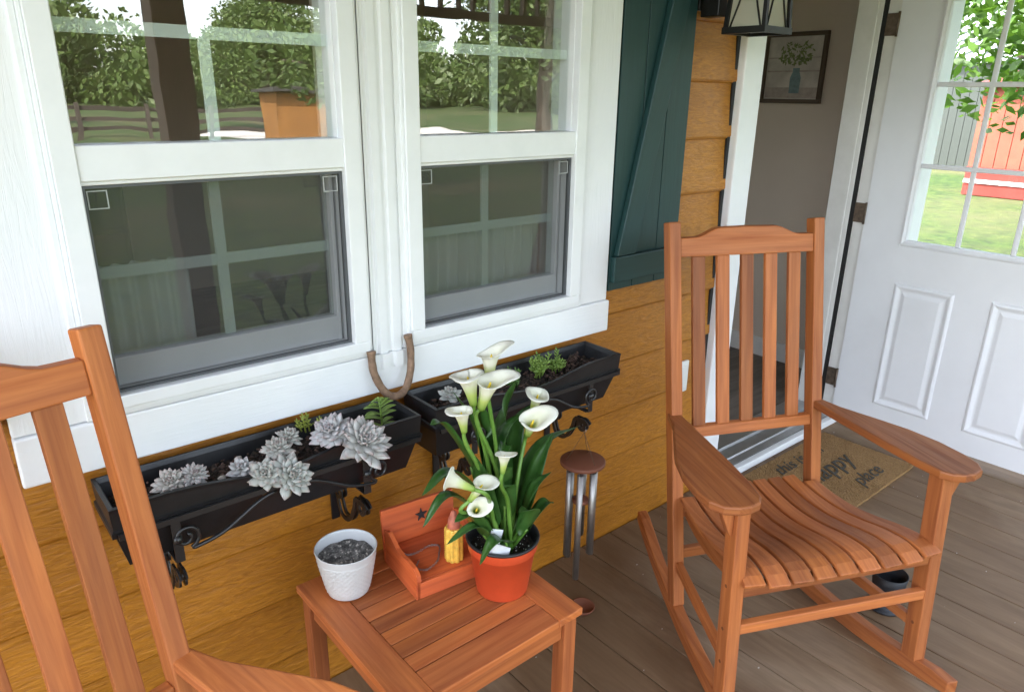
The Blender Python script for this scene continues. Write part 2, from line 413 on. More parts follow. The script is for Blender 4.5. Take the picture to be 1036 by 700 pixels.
# inner wall layer + room
mb = MB()
for x0, x1, z0, z1 in ((-1.6, .20, -.1, 2.6), (.20, 1.56, -.1, .94), (.20, 1.56, WT - .04, 2.6), (.82, .93, .94, WT - .04), (1.56, 2.40, -.1, 2.6), (2.40, 3.47, 2.16, 2.6), (3.47, 4.02, -.1, 2.6)):
    mb.box(x0, x1, .062, .20, z0, z1)
mb.build('wall_core', 'interior_paint', house)
mb = MB()
mb.box(3.92, 4.04, .2, 4.4, -.1, 2.6); mb.box(-1.6, -1.48, .2, 4.4, -.1, 2.6)
mb.box(-.2, 4.04, 4.4, 4.5, -.1, 2.6); mb.box(-1.6, -1.4, 4.4, 4.5, -.1, 2.6); mb.box(-1.4, -.2, 4.4, 4.5, -.1, .9); mb.box(-1.4, -.2, 4.4, 4.5, 2.1, 2.6)  # unseen opening in the back wall, added to let daylight into the room
mb.build('room_wall', 'interior_paint', house)
mb = MB()
for k in range(12): mb.box(-1.48, 3.92, .2 + k * .36, .2 + k * .36 + .357, -.02, .036, (1, 0, 0))
mb.build('room_floor', 'indoor_floor', house)
mb = MB(); mb.box(-1.6, 4.04, .2, 4.5, 2.6, 2.7); mb.build('room_ceiling', 'interior_ceiling', house)
mb = MB(); mb.box(3.900, 3.918, .2, 4.4, .036, .15); mb.build('baseboard', 'jamb_white', house, .004)
mb = MB(); mb.box(4.04, 4.07, -.004, 4.5, -.3, 2.6); mb.box(3.93, 4.04, -.004, .016, -.1, 2.6); mb.build('corner_board', 'trim_white', house)
# roof and porch
mb = MB(); mb.box(-1.0, 4.9, -2.5, 0, 2.60, 2.66, (1, 0, 0)); mb.build('porch_ceiling', 'porch_ceiling', house)
mb = MB(); mb.prism([(-2.55, 2.662), (-2.55, 2.74), (1.0, 4.0), (4.9, 2.80), (4.9, 2.71), (1.0, 3.7)], lambda a, b, t: (lerp(-1.05, 5.0, t), a, b)); mb.build('roof', 'roof_dark', house)
mb = MB(); mb.box(-1.0, 4.8, -2.48, -2.32, 2.36, 2.598, (1, 0, 0)); mb.build('porch_beam', 'post_wood', house, .005)
for px_ in (-.92, 1.14, 4.72):
    mb = MB(); mb.box(px_ - .075, px_ + .075, -2.475, -2.325, -.4, 2.358, (0, 0, 1))
    mb.build('porch_post', 'post_wood', house, .006)
for x0, x1 in ((1.218, 4.642),):
    mb = MB(); mb.box(x0, x1, -2.43, -2.37, 1.98, 2.035, (1, 0, 0))
    n = 26
    for k in range(n):
        x = x0 + (k + .5) * (x1 - x0) / n
        mb.box(x - .011, x + .011, -2.415, -2.385, 2.037, 2.357, (0, 0, 1))
    mb.build('spindle_frieze', 'post_wood', house)

# window trim boards
def trim(name, boxes, mat='trim_white', bev=.004, parent=house):
    mb = MB()
    for b in boxes: mb.box(*b)
    return mb.build(name, mat, parent, bev)
trim('window_casing', [(.069, .212, -.002, .0195, .930, 2.1), ])
trim('window_casing', [(1.534, 1.677, -.002, .0195, .930, 2.1)])
trim('window_casing', [(.069, 1.683, -.010, .0195, .827, .9285)])
# fluted mullion strip
mb = MB()
xs = [.812, .826, .830, .842, .846, .866, .870, .880, .884, .904, .908, .920, .924, .938]
ys = [-.010, -.010, -.004, -.004, -.012, -.012, -.005, -.005, -.012, -.012, -.004, -.004, -.010, -.010]
poly = list(zip(xs, ys)) + [(.938, .0195), (.812, .0195)]
mb.prism(poly, lambda a, b, t: (a, b - (.0 if t else 0), lerp(.9305, 2.1, t)), (0, 0, 1)); mb.build('mullion_trim', 'vinyl_white', house)
mb = MB(); mb.prism([(x, y - .0085) for x, y in zip(xs, ys)] + [(.938, -.0105), (.812, -.0105)], lambda a, b, t: (a, b, lerp(.892, .930, t)), (0, 0, 1)); mb.build('mullion_foot', 'vinyl_white', house)

def make_window(x0):
    x1 = x0 + .52
    w = MB()
    # nothing but the stepped outer frame: jambs, head, sill
    def ring(inset_o, inset_i, y0, y1, zb_o, zb_i):
        w.box(x0 - inset_o, x0 - inset_i, y0, y1, zb_i, WT - .01, (0, 0, 1))
        w.box(x1 + inset_i, x1 + inset_o, y0, y1, zb_i, WT - .01, (0, 0, 1))
        w.box(x0 - inset_o, x1 + inset_o, y0, y1, zb_o, zb_i, (1, 0, 0))
    ring(.060, .048, -.010, .06, .9305, .938)
    ring(.048, .040, -.016, .06, .938, .948)
    ring(.040, .0, -.022, .09, .948, .974)
    o = w.build('window', 'vinyl_white', house, .002)
    s = MB()
    # upper sash
    s.box(x0, x1, -.018, .045, 1.389, 1.452, (1, 0, 0))
    s.box(x0, x1, -.010, .03, 1.381, 1.389, (1, 0, 0))
    s.box(x0, x1, 0.0, .045, 1.86, WT - .01, (1, 0, 0))
    s.box(x0, x0 + .004, .0, .04, 1.452, 1.86); s.box(x1 - .004, x1, .0, .04, 1.452, 1.86)
    s.build('sash', 'vinyl_white', o, .002)
    s = MB()
    s.box(x0 + .006, x1 - .012, .035, .075, .976, 1.035, (1, 0, 0)); s.box(x1 - .016, x1 - .006, .034, .076, .974, 1.38, (0, 0, 1)); s.box(x0, x0 + .008, .034, .076, .974, 1.38, (0, 0, 1))
    s.build('sash', 'vinyl_white', o, .002)
    g = MB(); g.box(x0 + .003, x1 - .003, .018, .022, 1.452, 1.86); g.build('pane', 'window_glass', o)
    g = MB(); g.box(x0 + .008, x1 - .016, .050, .054, 1.035, 1.381); g.build('pane', 'window_glass', o)
    xc = (x0 + x1) / 2
    mu = MB(); mu.box(xc - .011, xc + .011, .026, .034, 1.452, 1.86, (0, 0, 1)); mu.box(x0, xc - .011, .027, .033, 1.640, 1.664); mu.box(xc + .011, x1, .027, .033, 1.640, 1.664)
    mu.build('muntin', 'muntin_pale', o)
    mu = MB(); mu.box(xc - .015, xc + .007, .058, .066, 1.03, 1.381, (0, 0, 1)); mu.box(x0, xc - .015, .059, .065, 1.192, 1.216); mu.box(xc + .007, x1, .059, .065, 1.192, 1.216)
    mu.build('muntin', 'muntin_pale', o)
    f = MB(); t = .007
    f.box(x0 + .0005, x0 + t, -.004, .008, .976, 1.380); f.box(x1 - t, x1 - .0005, -.004, .008, .976, 1.380)
    f.box(x0 + t, x1 - t, -.004, .008, .976, .976 + t * .6); f.box(x0 + t, x1 - t, -.004, .008, 1.380 - t * .7, 1.380)
    fr = f.build('insect_screen_frame', 'screen_frame', o)
    f = MB(); f.faces([(x0 + t, .002, .98), (x1 - t, .002, .98), (x1 - t, .002, 1.376), (x0 + t, .002, 1.376)], [(0, 1, 2, 3)], (1, 0, 0)); f.build('mesh', 'insect_screen', fr)
    for xa in (x0 + .009, x1 - .046):
        c = MB(); a, b = xa, xa + .034; z0, z1 = 1.337, 1.371
        for bx in ((a, a + .0018, z0, z1), (b - .0018, b, z0, z1), (a + .0018, b - .0018, z0, z0 + .0018), (a + .0018, b - .0018, z1 - .0018, z1)):
            c.box(bx[0], bx[1], -.002, .0, bx[2], bx[3])
        c.build('corner_tab', 'tag_grey', fr)
    return o
make_window(.253); make_window(.973)

# shutters
def make_shutter(x0, x1, flip):
    sh = MB(); n = 3; w = (x1 - x0) / n
    for k in range(n): sh.box(x0 + k * w, x0 + (k + 1) * w - .003, .0, .018, .955, 2.3, (0, 0, 1))
    o = sh.build('shutter', 'shutter_teal', house, .002)
    b = MB(); b.box(x0 + .001, x1 - .004, -.022, -.0005, .985, 1.068, (1, 0, 0)); b.build('batten', 'shutter_teal', o, .003)
    b = MB(); b.box(x0 + .001, x1 - .004, -.022, -.0005, 2.1, 2.18, (1, 0, 0)); b.build('batten', 'shutter_teal', o, .003)
    d = MB()
    xa, xb, xc, xd = x0 + .012, x0 + .096, x1 - .084, x1 - .004
    if flip: q = [(x1 - (v - x0), z) for v, z in ((xa, 1.070), (xb, 1.070), (xd + .0, 2.098), (xc, 2.098))]
    else: q = [(xa, 1.070), (xb, 1.070), (xd, 2.098), (xc, 2.098)]
    d.prism(q, lambda a, b_, t: (a, lerp(-.0005, -.022, t), b_), (.3, 0, 1)); d.build('brace', 'shutter_teal', o, .003)
    o['label'] = 'dark teal plank shutter with a diagonal brace, ' + ('left of the windows' if flip else 'right of the windows')
make_shutter(1.686, 2.022, False); make_shutter(-.275, .062, True)

# outlet
ot = MB(); ot.box(2.108, 2.178, .010, .0215, .480, .605, (0, 0, 1)); oo = ot.build('outlet_cover', 'outlet_white', house, .003)
ot = MB(); ot.box(2.118, 2.168, .003, .0095, .495, .59, (0, 0, 1)); ot.build('outlet_lid', 'outlet_white', oo, .003)

# door frame
trim('door_casing', [(2.303, 2.418, -.006, .10, -.0, 2.16), (2.418, 2.44, .03, .2, .0, 2.16)], bev=.005)
trim('door_jamb', [(3.455, 3.56, -.012, .070, .0, 2.16), (3.449, 3.47, .090, .20, .03, 2.16), (3.440, 3.449, .110, .20, .03, 2.16)], 'jamb_white', .003)
trim('door_head', [(2.44, 3.449, .0, .2, 2.16, 2.2)], 'jamb_white', .003)
mb = MB(); mb.box(3.452, 3.475, .070, .090, .03, 2.16); mb.build('weatherstrip', 'weatherstrip', house)
# threshold
mb = MB(); mb.box(2.42, 3.46, -.035, -.005, -.0, .034, (1, 0, 0)); mb.build('threshold', 'vinyl_white', house, .003)
mb = MB(); mb.prism([(-.0045, .004), (-.0045, .036), (.03, .040), (.035, .046), (.05, .046), (.055, .041), (.10, .041), (.104, .052), (.125, .052), (.13, .042), (.22, .042), (.22, .004)], lambda a, b, t: (lerp(2.42, 3.46, t), a, b)); mb.build('threshold_plate', 'aluminium', house)
# door leaf, open square to the wall
dm = MB(); X0, X1 = 3.446, 3.490
dz0, dz1 = .045, 2.13
for y0, y1, z0, z1 in ((-.165, .012, dz0, dz1), (-1.01, -.845, dz0, dz1), (-.845, -.165, dz0, .925), (-.845, -.165, 1.96, dz1)):
    dm.box(X0, X1, y0, y1, z0, z1, (0, 0, 1))
for ya, yb in ((-.178, -.433), (-.577, -.832)):
    za, zb = .150, .752; rings = []
    for ins, h in ((0, .0005), (.004, .006), (.012, .009), (.020, .006), (.028, .0015), (.036, .001), (.052, .0065), (.056, .007)):
        rings.append([(X0 - h, ya - ins, za + ins), (X0 - h, yb + ins, za + ins), (X0 - h, yb + ins, zb - ins), (X0 - h, ya - ins, zb - ins)])
    dm.loft(rings)
door = dm.build('door', 'door_white', house)
f = MB()
ya, yb, za, zb = -.163, -.847, .923, 1.962
for prof in (((0, .0005), (.004, .010), (.012, .012), (.020, .007), (.026, .006), (.030, -.008)),):
    rings = [[(X0 - h, ya - i, za + i), (X0 - h, yb + i, za + i), (X0 - h, yb + i, zb - i), (X0 - h, ya - i, zb - i)] for i, h in prof]
    f.loft(rings, cap=False)
f.build('glazing_frame', 'door_white', door)
f = MB()
for y in (-.400, -.610): f.box(X0 - .004, X0 + .010, y - .010, y + .010, .952, 1.935, (0, 0, 1))
for z in (1.278, 1.612): f.box(X0 - .005, X0 + .010, -.817, -.193, z - .010, z + .010, (0, 1, 0))
f.build('door_muntin', 'door_white', door, .004)
f = MB(); f.box(X0 + .012, X0 + .016, -.845, -.166, .926, 1.958); f.build('door_pane', 'door_glass', door)
for z in (1.856, 1.046, .221):
    h = MB(); h.box(X0 - .0015, X0 + .006, .014, .066, z - .045, z + .045, (0, 0, 1)); h.tube([(X0 - .004, .014, z - .05), (X0 - .004, .014, z + .05)], .0055)
    h.build('hinge', 'hinge_metal', door)

# ------------------------------------------------------------------ deck and land
mb = MB(); bw = .1475; x = 1.352 - 20 * bw
while x < 4.85:
    j = random.uniform(-.0006, .0006)
    mb.box(x + .0018, x + bw - .0018, -2.7, .018, -.04, j - .0008, (0, 1, 0)); x += bw
tag(mb.build('deck', 'deck', None, .002), kind='structure')
mb = MB(); mb.box(-1.7, 4.86, -2.7, .0, -.42, -.045); tag(mb.build('deck_base', 'roof_dark'), kind='structure')
mb = MB(); n = 60; S = 300
for i in range(n):
    for j in range(n):
        pass
bmg = mb.bm
mb.faces([(-S, -S, -.45), (S, -S, -.45), (S, S, -.45), (-S, S, -.45)], [(0, 1, 2, 3)], (1, 0, 0))
tag(mb.build('lawn', 'lawn'), kind='structure')
mb = MB(); mb.faces([(11, -40, -.446), (19, -40, -.446), (30, -28, -.446), (12, -30, -.446)], [(0, 1, 2, 3)], (1, 0, 0))
tag(mb.build('gravel_drive', 'stone_pale'), kind='structure')

# ------------------------------------------------------------------ rocking chair (local: front is -y, origin on the floor)
def wx(y): return .301 - .156 * (y + .324)
def make_chair(label):
    t = thing('rocking_chair', label, 'rocking chair', (0, 0, 0), 0, 'wooden rocking chairs on the porch')
    W = 'chair_wood'
    yb = lambda z: .043 + .208 * z
    arc = lambda y: (y + .10) ** 2 / 3.2
    for sgn in (-1, 1):
        # rocker: curved runner
        mb = MB(); ys_ = [-.445 + i * (.90 / 18) for i in range(19)]
        n = len(ys_); vs = []
        for y in ys_:
            xc = sgn * wx(y); e = .012 if y < -.43 else 0
            zt = arc(y) + .050 - e
            if y == ys_[-1]: zt -= .014
            vs += [(xc - .018, y, arc(y)), (xc + .018, y, arc(y)), (xc + .018, y, zt), (xc - .018, y, zt)]
        idx = [(0, 1, 2, 3)[::-1], (4 * n - 4, 4 * n - 3, 4 * n - 2, 4 * n - 1)]
        for i in range(n - 1):
            for k in range(4): idx.append((4 * i + k, 4 * i + (k + 1) % 4, 4 * i + 4 + (k + 1) % 4, 4 * i + 4 + k))
        mb.faces(vs, idx, (0, 1, 0)); mb.build('rocker', W, t, .004)
        # front leg
        mb = MB(); mb.sweep([(sgn * .301, -.324, arc(-.324) + .045), (sgn * .301, -.283, .625)], (.037, .050), (0, 1, 0)); mb.build('leg', W, t, .004)
        for zz in (.272, .395, .175):
            for sd_ in (-1, 1):
                pl = MB(); yy = lerp(-.324, -.283, (zz - .06) / .565)
                pl.tube([(sgn * .301 + sd_ * .0180, yy, zz), (sgn * .301 + sd_ * .0192, yy, zz)], .0048, 12); pl.build('screw_plug', 'plug_wood', t)
        # back post
        mb = MB(); mb.sweep([(sgn * .243, yb(.05), arc(.055) + .046), (sgn * .243, yb(.42), .42), (sgn * .243, yb(1.203) + .004, 1.203)], (.037, .042), (0, 1, 0)); mb.build('back_post', W, t, .004)
        # arm
        mb = MB(); o_ = [(.185, .262), (.10, .286), (0, .335), (-.08, .372), (-.17, .396), (-.25, .402), (-.30, .396), (-.332, .375), (-.345, .340)]
        i_ = [(-.345, .310), (-.335, .280), (-.31, .262), (-.24, .250), (-.15, .243), (-.05, .238), (.08, .232), (.185, .228)]
        poly = [(sgn * a, y) for y, a in o_ + i_]
        mb.prism(poly, lambda a, b, t_: (a, b, lerp(.626, .650, t_)), (0, 1, 0)); mb.build('arm', W, t, .005)
        # bracket below the arm
        mb = MB(); mb.prism([(.3195, .622), (.362, .622), (.352, .598), (.330, .545), (.3195, .535)], lambda a, b, t_: (sgn * a, lerp(-.296, -.272, t_) - .002, b), (0, 0, 1)); mb.build('arm_bracket', W, t, .003)
        # side seat rail, dished like the seat
        mb = MB(); pr = []
        for i in range(13):
            y = lerp(.125, -.30, i / 12); zt = seat_z(y) - .014
            pr.append((sgn * (wx(y) - .030), y, zt - .026))
        mb.sweep(pr, (.022, .052), (0, 0, 1)); mb.build('seat_rail', W, t, .003)
        # low side stretcher
        mb = MB(); mb.sweep([(sgn * (wx(.07) - .002), .085, .185), (sgn * .299, -.318, .165)], (.020, .030), (0, 0, 1)); mb.build('stretcher', W, t, .003)
    mb = MB(); mb.box(-.284, .284, -.331, -.309, .262, .292, (1, 0, 0)); mb.build('stretcher', W, t, .003)
    mb = MB(); mb.box(-.226, .226, .075, .095, .20, .235, (1, 0, 0)); mb.build('stretcher', W, t, .003)
    mb = MB(); mb.box(-.282, .282, -.322, -.298, .368, .398, (1, 0, 0)); mb.build('seat_apron', W, t, .003)
    mb = MB(); mb.box(-.224, .224, .095, .119, .335, .388, (1, 0, 0)); mb.build('seat_apron', W, t, .003)
    # seat slats, front to back, fanning a little
    for k in range(9):
        fk = (k - 4) / 4; pts = []; sz = []
        for i in range(19):
            y = lerp(.135 if abs(fk) < .95 else .10, -.352 if abs(fk) < .95 else -.343, i / 18)
            hw = lerp(.212, .268, (0.135 - y) / .487)
            pts.append((fk * hw, y, seat_z(y))); sz.append((lerp(.0445, .0565, (0.135 - y) / .487), .013))
        mb = MB(); mb.sweep(pts, sz, (0, 0, 1), (0, 1, 0)); mb.build('seat_slat', W, t, .003)
    # back: crest with raised centre, lower rail, five slats
    mb = MB(); top = []
    for i in range(25):
        x_ = lerp(.2245, -.2245, i / 24); a = abs(x_) / .2245
        s_ = min(1, max(0, (.78 - a) / .36)); s_ = s_ * s_ * (3 - 2 * s_)
        top.append((x_, 1.160 + .024 * s_ + .004 * (1 - a)))
    poly = [(-.2245, 1.106), (.2245, 1.106)] + top
    mb.prism(poly, lambda a, b, t_: (a, yb(b) + lerp(-.013, .010, t_) , b), (1, 0, 0)); mb.build('crest_rail', W, t, .003)
    mb = MB(); mb.prism([(-.2245, .572), (.2245, .572), (.2245, .604), (-.2245, .604)], lambda a, b, t_: (a, yb(b) + lerp(-.013, .012, t_), b), (1, 0, 0)); mb.build('lower_rail', W, t, .003)
    for k in range(5):
        x_ = (k - 2) * .0815
        mb = MB(); mb.prism([(x_ - .0205, .6045), (x_ + .0205, .6045), (x_ + .0205, 1.1055), (x_ - .0205, 1.1055)], lambda a, b, t_: (a, yb(b) + lerp(-.008, .006, t_), b), (0, 0, 1)); mb.build('back_slat', W, t, .002)
    return t
def seat_z(y):
    P = [(.18, .412), (.10, .396), (.02, .387), (-.06, .388), (-.14, .401), (-.22, .420), (-.29, .428), (-.33, .421), (-.36, .402), (-.38, .38)]
    for i in range(1, len(P) - 2):
        (a, za), (b, zb) = P[i], P[i + 1]
        if (y <= a or i == 1) and y >= b or i == len(P) - 3:
            t = max(-.5, min(1.2, (a - y) / (a - b))); z0, z3 = P[i - 1][1], P[i + 2][1]
            return .5 * (2 * za + (zb - z0) * t + (2 * z0 - 5 * za + 4 * zb - z3) * t * t + (3 * za - z0 - 3 * zb + z3) * t ** 3)
ch1 = make_chair('brown wooden rocking chair by the doormat and the open white door')
ch1.location = (1.807, -.581, 0); ch1.rotation_euler = (0, 0, -.435)
ch2 = copy_tree(ch1); ch2.location = (.001, -.632, 0); ch2.rotation_euler = (0, 0, .209)
ch2['label'] = 'orange-brown rocking chair cut by the left edge of the photo, nearest the camera'
random.seed(11)

# ------------------------------------------------------------------ side table
tb = thing('side_table', 'square wooden slatted side table holding the pots and the little bench', 'table', (.768, -.355, 0))
hx, hy = .237, .240
mb = MB()
mb.box(-hx, -hx + .073, -hy, hy, .430, .450, (0, 1, 0)); mb.box(hx - .073, hx, -hy, hy, .430, .450, (0, 1, 0))
mb.box(-hx + .0735, hx - .0735, -hy, -hy + .076, .430, .4497, (1, 0, 0)); mb.box(-hx + .0735, hx - .0735, hy - .076, hy, .430, .4497, (1, 0, 0))
mb.build('tabletop_frame', 'table_wood', tb, .003)
ys0, ys1 = -hy + .078, hy - .078; nsl = 7; pw = (ys1 - ys0) / nsl
for k in range(nsl):
    mb = MB(); mb.box(-hx + .074, hx - .074, ys0 + k * pw + .0015, ys0 + (k + 1) * pw - .0015, .432, .4488, (1, 0, 0)); mb.build('tabletop_slat', 'table_wood', tb, .0015)
for sx in (-1, 1):
    for sy in (-1, 1):
        mb = MB(); a = sx * (hx - .028); b = sy * (hy - .028); mb.box(a - .019, a + .019, b - .019, b + .019, 0, .4295, (0, 0, 1)); mb.build('leg', 'table_wood', tb, .003)
for sy in (-1, 1):
    mb = MB(); b = sy * (hy - .026); mb.box(-hx + .048, hx - .048, b - .009, b + .009, .375, .4292, (1, 0, 0)); mb.build('apron', 'table_wood', tb, .002)
for sx in (-1, 1):
    mb = MB(); a = sx * (hx - .026); mb.box(a - .009, a + .009, -hy + .048, hy - .048, .375, .4292, (0, 1, 0)); mb.build('apron', 'table_wood', tb, .002)

# ------------------------------------------------------------------ little bench, chain, corn
bn = thing('miniature_bench', 'small orange-red wooden bench with a black star on its back, on the side table', 'ornament', (.833, -.262, .450), R(-6))
mb = MB(); mb.prism([(-.10, .0), (.10, .0), (.10, .135), (-.10, .135)], lambda a, b, t: (a, .082 + b * .12 + lerp(0, .010, t), b), (1, 0, 0)); mb.build('bench_back', 'bench_wood', bn, .0015)
mb = MB(); mb.box(-.088, .088, -.078, .082, .034, .042, (1, 0, 0)); mb.build('bench_seat', 'bench_wood', bn, .001)
mb = MB(); mb.box(-.098, .098, -.088, -.080, .0, .042, (1, 0, 0)); mb.build('bench_front', 'bench_wood', bn, .001)
for sg in (-1, 1):
    mb = MB(); pf = [(.08, 0), (.08, .092), (.055, .100), (.035, .088), (.015, .078), (-.015, .076), (-.045, .080), (-.075, .078), (-.092, .066), (-.094, .052), (-.088, .040), (-.088, 0)]
    mb.prism(pf, lambda a, b, t: (sg * lerp(.090, .101, t), a, b), (0, 1, 0)); mb.build('bench_arm', 'bench_wood', bn, .001)
mb = MB(); st = []
for k in range(10):
    r_ = .017 if k % 2 == 0 else .0065; a = PI / 2 + k * PI / 5; st.append((.005 + r_ * math.cos(a), .096 + r_ * math.sin(a)))
mb.prism(st, lambda a, b, t: (a, .0815 + b * .12 - lerp(.0003, .0035, t), b)); mb.build('star', 'star_black', bn)
ck = thing('decorative_chain', 'thin rusty twisted chain lying on the miniature bench seat', 'chain', (.815, -.272, .494))
mb = MB()
path = cr([(-.075, .06, .028), (-.055, .04, .006), (-.03, .03, .004), (.01, .035, .004), (.03, .02, .004), (.01, -.01, .004), (-.01, -.03, .004), (-.045, -.04, .004), (-.06, -.02, .004), (-.04, .0, .006)], 7)
for i, p in enumerate(path[:-1]):
    d = (path[i + 1] - p).normalized(); L = .0036
    u = d.orthogonal() if i % 2 else d.cross(d.orthogonal()); u.normalize(); lp = []
    for q in range(9):
        a = 2 * PI * q / 8; lp.append(p + d * (L * math.cos(a)) + u * (.0022 * math.sin(a)))
    mb.tube(lp, .0008, 5, False)
mb.build('chain_links', 'chain_metal', ck)
cn = thing('corn_figure', 'yellow corn cob ornament with a reddish tip standing on the small bench', 'ornament', (.850, -.310, .4925))
mb = MB(); seg, rw = 9, 16; rings = []
for j in range(rw * 4 + 1):
    z = j / (rw * 4) * .088; pr = .0235 * (1 - max(0, (z - .075) / .03) ** 2 * .6); ring = []
    for k in range(seg * 4):
        a = 2 * PI * k / (seg * 4); bumpv = abs(math.sin(a * seg / 2)) ** .6 * (.8 + .2 * abs(math.sin(PI * j / 4)) ** .6)
        rr_ = pr * (.80 + .20 * bumpv); ring.append((rr_ * math.cos(a), rr_ * math.sin(a), z))
    rings.append(ring)
for r_ in rings[1:]: pass
vv = [[mb.bm.verts.new(p) for p in r_] for r_ in rings]
for a, b in zip(vv, vv[1:]):
    for k in range(len(a)): f = mb.bm.faces.new((a[k], a[(k + 1) % len(a)], b[(k + 1) % len(a)], b[k])); f.smooth = True
mb.bm.faces.new(vv[0][::-1]); mb.bm.faces.new(vv[-1]); mb.build('cob', 'corn_yellow', cn)
mb = MB(); mb.lathe([(.0155, .080), (.0155, .090), (.0150, .102), (.011, .114), (.0075, .122), (.006, .128), (.002, .132)], (0, 0, 0), 18, cap1=True)
for v_ in mb.bm.verts: v_.co.x += .003 * noise.noise(v_.co * 120); v_.co.y += .003 * noise.noise(v_.co * 120 + Vector((5, 5, 5)))
mb.build('tip', 'corn_husk', cn)

# ------------------------------------------------------------------ white pot
wp = thing('white_pot', 'white honeycomb textured plant pot with only dry soil, on the side table corner', 'plant pot', (.622, -.205, .4502))
mb = MB(); H = .116; seg, rows_ = 224, 84; vv = []
for j in range(rows_ + 1):
    t = j / rows_; z = .004 + t * (H - .004); r_ = lerp(.0475, .0700, t ** .85); ring = []
    for k in range(seg):
        a = 2 * PI * k / seg; d = 0
        if .08 < t < .84:
            u = a * 14; w_ = z / .0042
            d = .0014 * (abs(math.sin(u + w_)) * abs(math.sin(u - w_))) ** .4
        ring.append(mb.bm.verts.new(((r_ + d) * math.cos(a), (r_ + d) * math.sin(a), z)))
    vv.append(ring)
for r_, z in ((.0708, H + .0005), (.0696, H + .0025), (.0674, H + .001), (.0664, H - .004), (.0640, .085)):
    vv.append([mb.bm.verts.new((r_ * math.cos(2 * PI * k / seg), r_ * math.sin(2 * PI * k / seg), z)) for k in range(seg)])
for a, b in zip(vv, vv[1:]):
    for k in range(seg): f = mb.bm.faces.new((a[k], a[(k + 1) % seg], b[(k + 1) % seg], b[k])); f.smooth = True
mb.bm.faces.new([v_ for v_ in vv[0]][::-1]); mb.build('pot', 'ceramic_white', wp)
def soil_disc(name, r, z, mat, parent, amp=.004, fr=60, n=26):
    mb = MB(); c = mb.bm.verts.new((0, 0, z)); prev = None
    rings = []
    for i in range(1, n + 1):
        rr_ = r * i / n; rings.append([mb.bm.verts.new((rr_ * math.cos(2 * PI * k / 48), rr_ * math.sin(2 * PI * k / 48), z + amp * noise.fractal(Vector((rr_ * math.cos(2 * PI * k / 48) * fr, rr_ * math.sin(2 * PI * k / 48) * fr, z * 9)), 1, 2, 4))) for k in range(48)])
    for k in range(48): f = mb.bm.faces.new((c, rings[0][k], rings[0][(k + 1) % 48])); f.smooth = True
    for a, b in zip(rings, rings[1:]):
        for k in range(48): f = mb.bm.faces.new((a[k], b[k], b[(k + 1) % 48], a[(k + 1) % 48])); f.smooth = True
    return mb.build(name, mat, parent)
soil_disc('soil', .0645, .092, 'soil_dry', wp, .004)
mb = MB()
for k in range(60):
    a = random.uniform(0, 2 * PI); rr_ = .055 * math.sqrt(random.random()); s_ = random.uniform(.001, .003)
    bmesh.ops.create_icosphere(mb.bm, subdivisions=1, radius=s_, matrix=Matrix.Translation((rr_ * math.cos(a), rr_ * math.sin(a), .093 + s_ * .4)))
mb.build('pebbles', 'pebble_pale', wp)

# ------------------------------------------------------------------ calla lily in its red pot
cl = thing('calla_lily_plant', 'white calla lilies with dark green leaves in a terracotta-red plastic pot on the side table', 'potted plant', (.908, -.422, .4502))
mb = MB(); mb.lathe([(.058, .0), (.060, .003), (.0765, .112), (.0785, .1125), (.080, .114), (.0822, .138)], seg=72)
mb.build('pot', 'pot_red', cl)
mb = MB(); mb.lathe([(.0824, .1385), (.0852, .1385), (.0858, .142), (.0845, .1445), (.0800, .1445), (.0780, .141), (.0735, .10)], seg=72, cap0=False); mb.build('pot_rim', 'pot_black', cl)
soil_disc('soil', .0742, .112, 'soil', cl, .005, 70)
mb = MB()
for k in range(70):
    a = random.uniform(0, 2 * PI); rr_ = .068 * math.sqrt(random.random()); s_ = random.uniform(.0008, .0022)
    bmesh.ops.create_icosphere(mb.bm, subdivisions=1, radius=s_, matrix=Matrix.Translation((rr_ * math.cos(a), rr_ * math.sin(a), .1145 + s_ * .4)))
mb.build('perlite', 'perlite', cl)
OC = Vector((.908, -.422, .450))
def blade(mb, pts, w, fold=.25, nseg=14, tip=.75, base=.16, wave=0):
    """leaf blade along a curve; half width profile"""
    C_ = cr(pts, nseg); n = len(C_); L = []
    up = Vector((0, 0, 1)); rows = []
    for i, p in enumerate(C_):
        t = i / (n - 1); d = (C_[min(i + 1, n - 1)] - C_[max(i - 1, 0)]).normalized()
        sd = d.cross(up)
        if sd.length < .15: sd = d.cross(Vector((.3, -1, 0)))
        sd.normalize(); nr = sd.cross(d).normalized()
        hw = w * (max(0, math.sin(PI * min(1, t ** tip))) ** .8) + .0025 * (1 - t)
        row = []
        for q in (-1, -.5, 0, .5, 1):
            wv = wave * math.sin(t * 14 + q * 2) * abs(q)
            row.append(mb.bm.verts.new(p + sd * (q * hw) + nr * (abs(q) * hw * fold + wv)))
        rows.append(row)
    for i, (a, b) in enumerate(zip(rows, rows[1:])):
        for k in range(4):
            f = mb.bm.faces.new((a[k], a[k + 1], b[k + 1], b[k])); f.smooth = True
            for l, uvv in zip(f.loops, ((i / n, k / 4), (i / n, (k + 1) / 4), ((i + 1) / n, (k + 1) / 4), ((i + 1) / n, k / 4))): l[mb.uv].uv = uvv
